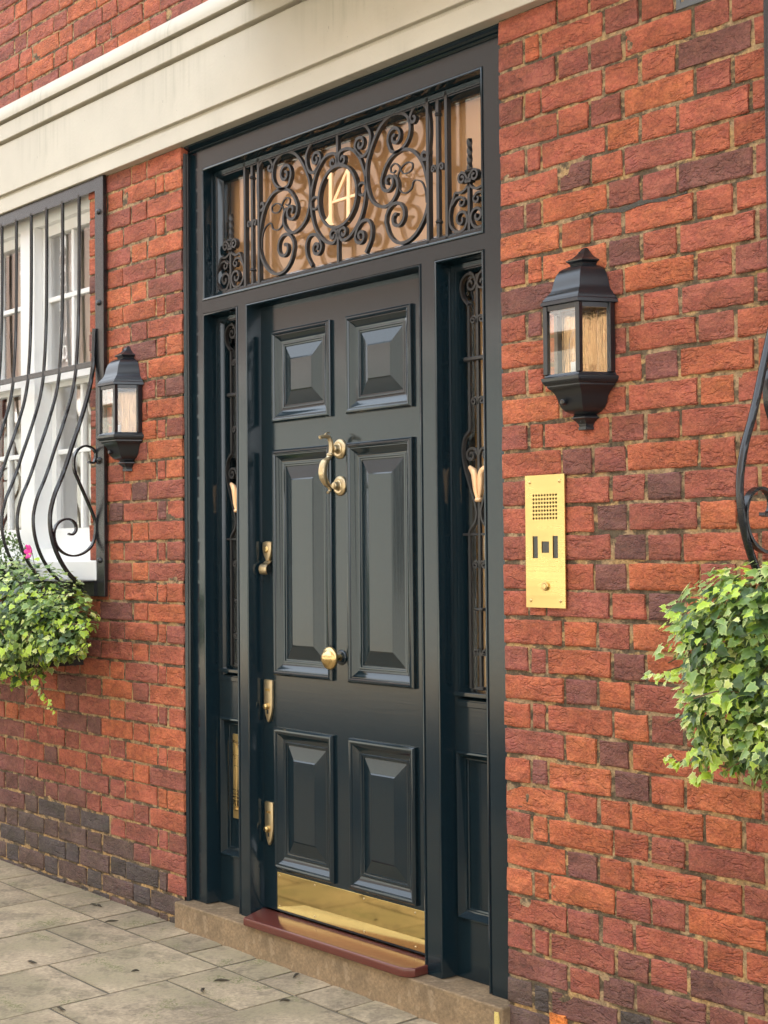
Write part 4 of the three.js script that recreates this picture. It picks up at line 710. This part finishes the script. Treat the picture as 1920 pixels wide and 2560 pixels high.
function ivy(name, label, ells, trails, seed, nVis, nAll) {
  const t = thing(name, label, 'ivy plant', [ells[0][0], ells[0][1], ells[0][2]]), o = new THREE.Vector3(...ells[0].slice(0, 3)), rnd = R3(seed), all = [];
  const add = (P, N, s, k) => {
    const down = new THREE.Vector3((rnd() - 0.5) * 2.0, -1 + rnd() * 0.9, 0.5 * rnd()).normalize(); const n = N.clone().multiplyScalar(0.8).add(new THREE.Vector3((rnd() - 0.5) * 1.5, 0.62 + (rnd() - 0.5) * 1.3, 0.35 + (rnd() - 0.5) * 1.0)).normalize();
    const y = down.sub(n.clone().multiplyScalar(down.dot(n))).normalize(), x = y.clone().cross(n), m = new THREE.Matrix4().makeBasis(x, y, n); m.scale(new THREE.Vector3(s, s, s)); m.setPosition(P.clone().sub(o)); all.push({ m, k, P, s, v: rnd() < 0.5 ? 0 : 1 });
  };
  for (let i = 0; i < nAll; i++) {
    const e = ells[Math.floor(rnd() * ells.length)]; let d = new THREE.Vector3(rnd() * 2 - 1, rnd() * 2 - 1, rnd() * 2 - 0.75); if (d.length() < 0.05) continue; d.normalize();
    const lump = 0.70 + 0.60 * vn(d.x * 3 + 20 + e[0] * 7, d.y * 3 + d.z * 2 + 20, 999, 999, seed) , depth = i % 3 === 0 ? 0.62 + 0.25 * rnd() : 0.88 + 0.14 * rnd();
    const P = new THREE.Vector3(e[0] + d.x * e[3] * lump * depth, e[1] + d.y * e[4] * lump * depth, e[2] + d.z * e[5] * lump * depth); if (P.z < 0.02) continue;
    const N = new THREE.Vector3(d.x / e[3], d.y / e[4], d.z / e[5]).normalize(), q = rnd(), tip = depth > 0.9;
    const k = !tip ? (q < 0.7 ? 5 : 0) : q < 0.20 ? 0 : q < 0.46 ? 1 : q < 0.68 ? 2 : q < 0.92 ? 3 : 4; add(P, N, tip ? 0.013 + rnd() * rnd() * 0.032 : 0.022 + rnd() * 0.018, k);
  }
  for (const tr of trails) {
    const c = smooth(tr, 6), tb = part('trailing_stem', tube(c.map((p) => [p[0] - o.x, p[1] - o.y, p[2] - o.z]), 0.0022, 5), M.stem, t);
    for (let i = 2; i < c.length; i += 1) { const f = i / c.length, P = new THREE.Vector3(...c[i]).add(new THREE.Vector3((rnd() - 0.5) * 0.025, (rnd() - 0.5) * 0.022, 0.004 + rnd() * 0.012)); add(P, new THREE.Vector3((rnd() - 0.5), 0.2, 1).normalize(), lerp(0.026, 0.014, f) * (0.8 + rnd() * 0.4), rnd() < 0.25 ? 2 : rnd() < 0.8 ? 3 : 4); }
  }
  // twiggy inside
  const tw = []; for (let i = 0; i < 60; i++) { const e = ells[i % ells.length], a = [e[0] - o.x + (rnd() - 0.5) * e[3], e[1] - o.y + (rnd() - 0.5) * e[4] * 0.8, e[2] - o.z + (rnd() - 0.5) * e[5]], d = [(rnd() - 0.5) * e[3] * 1.3, (rnd() - 0.55) * e[4] * 1.3, rnd() * e[5] * 0.9]; tw.push(tube(smooth([a, [a[0] + d[0] * 0.5, a[1] + d[1] * 0.6 + 0.02, a[2] + d[2] * 0.6], [a[0] + d[0], a[1] + d[1], a[2] + d[2]]], 3), 0.0017, 5)); } part('stems', tw, M.stem, t);
  const cam = camera.position; all.forEach((q) => { const d = q.P.distanceTo(cam), v = q.P.clone().project(camera); q.vis = (Math.abs(v.x) < 1.05 && Math.abs(v.y) < 1 ? 1 : 0) * q.s / d * (q.k === 5 ? 0.5 : 1) * (1 + 2.5 * q.P.z); });
  camera.updateMatrixWorld(); all.sort((a, b) => b.vis - a.vis);
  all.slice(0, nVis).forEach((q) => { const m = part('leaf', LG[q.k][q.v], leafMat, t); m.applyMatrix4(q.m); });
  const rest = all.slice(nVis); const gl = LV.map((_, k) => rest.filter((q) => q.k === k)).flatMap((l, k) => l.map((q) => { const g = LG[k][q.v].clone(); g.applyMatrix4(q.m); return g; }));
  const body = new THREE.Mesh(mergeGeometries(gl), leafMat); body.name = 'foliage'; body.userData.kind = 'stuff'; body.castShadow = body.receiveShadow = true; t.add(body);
  return t;
}
camera.updateMatrixWorld(); camera.updateProjectionMatrix();
function planter(x0, x1, label) {
  const t = thing('window_box', label, 'window box', [(x0 + x1) / 2, 0.9, 0.15]), w = (x1 - x0) / 2;
  part('box', sweep(rect(-w, w, -0.09, 0.11).map(([a, b]) => [a, b]), true, [[0, -0.12], [0, 0.12], [0.012, 0.12], [0.012, 0.11]], 0.5), M.dark, t); part('front', box(-w + 0.005, w - 0.005, -0.088, 0.1, 0.098, 0.108), M.dark, t); part('soil', box(-w + 0.012, w - 0.012, 0.06, 0.085, -0.11, 0.097), M.soil, t);
}
planter(-3.55, -2.36, 'dark window box almost buried in ivy under the left window'); planter(1.03, 2.2, 'dark window box almost buried in ivy at the right edge');
ivy('ivy_plant', 'bushy variegated ivy spilling from the left window box', [[-2.50, 1.02, 0.24, 0.35, 0.20, 0.20], [-2.86, 1.03, 0.26, 0.36, 0.25, 0.22], [-2.26, 0.975, 0.22, 0.20, 0.14, 0.14], [-2.60, 0.90, 0.26, 0.30, 0.16, 0.19], [-3.2, 1.02, 0.26, 0.36, 0.25, 0.22]],
  [[[-2.2, 1.0, 0.27], [-2.10, 0.985, 0.26], [-2.03, 0.99, 0.24], [-1.985, 0.975, 0.22]], [[-2.2, 0.93, 0.26], [-2.08, 0.90, 0.24], [-2.02, 0.90, 0.22], [-1.99, 0.92, 0.2]], [[-2.3, 0.86, 0.28], [-2.26, 0.78, 0.28], [-2.25, 0.72, 0.26], [-2.22, 0.69, 0.25], [-2.20, 0.66, 0.24]], [[-2.35, 1.1, 0.28], [-2.22, 1.11, 0.26], [-2.14, 1.09, 0.25], [-2.09, 1.10, 0.24]], [[-2.6, 0.8, 0.3], [-2.55, 0.74, 0.3], [-2.56, 0.70, 0.29]]], 501, 300, 6500);
ivy('ivy_plant', 'bushy variegated ivy at the right edge below the iron scroll', [[1.10, 1.0, 0.22, 0.27, 0.20, 0.20], [1.02, 0.885, 0.20, 0.19, 0.13, 0.16], [1.0, 1.02, 0.20, 0.17, 0.13, 0.15], [1.2, 0.86, 0.22, 0.25, 0.13, 0.18], [1.45, 0.98, 0.24, 0.36, 0.25, 0.22], [1.12, 1.10, 0.22, 0.22, 0.12, 0.15]],
  [[[0.86, 0.99, 0.24], [0.78, 0.965, 0.22], [0.73, 0.955, 0.21], [0.695, 0.965, 0.2]], [[0.9, 1.08, 0.24], [0.82, 1.09, 0.22], [0.775, 1.10, 0.2], [0.745, 1.12, 0.19]], [[0.9, 0.82, 0.26], [0.84, 0.785, 0.24], [0.79, 0.765, 0.22], [0.755, 0.775, 0.2]], [[0.93, 0.78, 0.26], [0.87, 0.745, 0.24], [0.845, 0.732, 0.22]], [[1.0, 1.10, 0.26], [0.92, 1.13, 0.25], [0.87, 1.12, 0.23], [0.84, 1.09, 0.22]]], 601, 300, 6500);
{ // small pink flower and a clipped shrub above the left ivy
  const f = thing('pink_flower', 'bright pink flower peeping over the ivy in front of the window', 'flower', [-2.47, 1.262, 0.2]);
  for (let i = 0; i < 6; i++) { const g = new THREE.SphereGeometry(0.019, 8, 6); g.scale(1, 0.62, 0.22); g.translate(0.017, 0, 0); g.rotateY(-0.5); g.rotateZ(i / 6 * 2 * Math.PI); part('petal', norm(g), M.pink, f); } part('stem', tube([[0, -0.005, -0.004], [0.002, -0.1, -0.02]], 0.0015, 5), M.stem, f);
  const b = thing('small_shrub', 'small dark leaved shrub behind the ivy at the left edge', 'shrub', [-3.0, 1.13, 0.1]), rnd = R3(71), gl = [], lg = leafGeo([[0.10, 0.17, 0.03], [0.13, 0.2, 0.04]], 9);
  for (let i = 0; i < 900; i++) { const d = new THREE.Vector3(rnd() * 2 - 1, rnd() * 2 - 1, rnd() * 2 - 1).normalize().multiplyScalar(0.6 + 0.4 * rnd()), g = lg.clone(); g.scale(0.013, 0.016, 0.013); g.rotateX((rnd() - 0.5) * 3); g.rotateY((rnd() - 0.5) * 3); g.translate(d.x * 0.24, 0.10 + d.y * 0.13, d.z * 0.1); gl.push(g); }
  const m = new THREE.Mesh(mergeGeometries(gl), leafMat); m.name = 'foliage'; m.userData.kind = 'stuff'; b.add(m); part('trunk', tube([[0, -0.12, 0], [0.01, 0.08, 0]], 0.006, 6), M.stem, b); shade(b);
}

// ------------------------------------------------------------------ scraps on the pavement
{
  const rnd = R3(91), sp = [[-2.16, 0.10], [-2.14, 0.085], [-1.90, 0.17], [-1.63, 0.62], [-1.43, 0.93], [-1.32, 0.97], [-1.30, 0.42], [-1.02, 0.27], [-0.98, 0.37], [-0.93, 0.90], [-0.90, 0.065], [-0.72, 0.24], [-1.12, 0.78]];
  for (const [x, z] of sp) {
    const t = new THREE.Group(); const l = 0.012 + rnd() * 0.016; t.name = numbered('dry_leaf'); t.userData = { label: 'small dry brown leaf scrap lying on the paving', category: 'leaf scrap', group: 'leaf scraps on the pavement' }; scene.add(t);
    t.position.set(x, groundY(x, z) + 0.0035, z); t.rotation.y = rnd() * 6.28; const c = smooth([[-l, 0, 0], [-l * 0.3, 0.002 + rnd() * 0.002, l * 0.3 * (rnd() - 0.5)], [l * 0.4, 0.002, l * 0.6 * (rnd() - 0.5)], [l, 0.0005, 0]], 3); part('blade', tube(c, c.map((_, i) => 0.0006 + 0.0034 * Math.sin(i / (c.length - 1) * Math.PI)), 6), M.litter, t);
  }
}

// ------------------------------------------------------------------ sunlit terrace across the street (seen in the glass and gloss paint)
{
  const t = thing('terrace_house', 'sunlit stucco and brick terrace across the street, seen only in reflections', 'building', [0, 0, 0]), Z = 9.2, H = 8.2;
  part('ground_storey', box(-40, 16, -0.3, 3.6, Z, Z + 1), M.stucco, t); part('string_course', box(-40, 16, 3.6, 3.85, Z - 0.12, Z + 1), M.white, t); part('upper_storey', box(-40, 16, 3.85, H, Z + 0.02, Z + 1), M.farBrick, t); part('parapet', box(-40, 16, H, H + 0.3, Z - 0.15, Z + 1), M.stucco, t);
  for (const x of [-37, -33, -29, -25, -21, -17.6, -7.4, -3.8, 0.2, 4.2, 8.2, 12.2]) { for (const [y0, y1] of [[0.7, 2.9], [4.6, 6.9]]) { const w = part('window', box(x - 0.62, x + 0.62, y0, y1, Z - 0.02, Z + 0.06), M.white, t); part('pane', box(x - 0.52, x + 0.52, y0 + 0.1, y1 - 0.1, Z - 0.035, Z - 0.021), M.lens, w); } }
}
renderer.render(scene, camera);
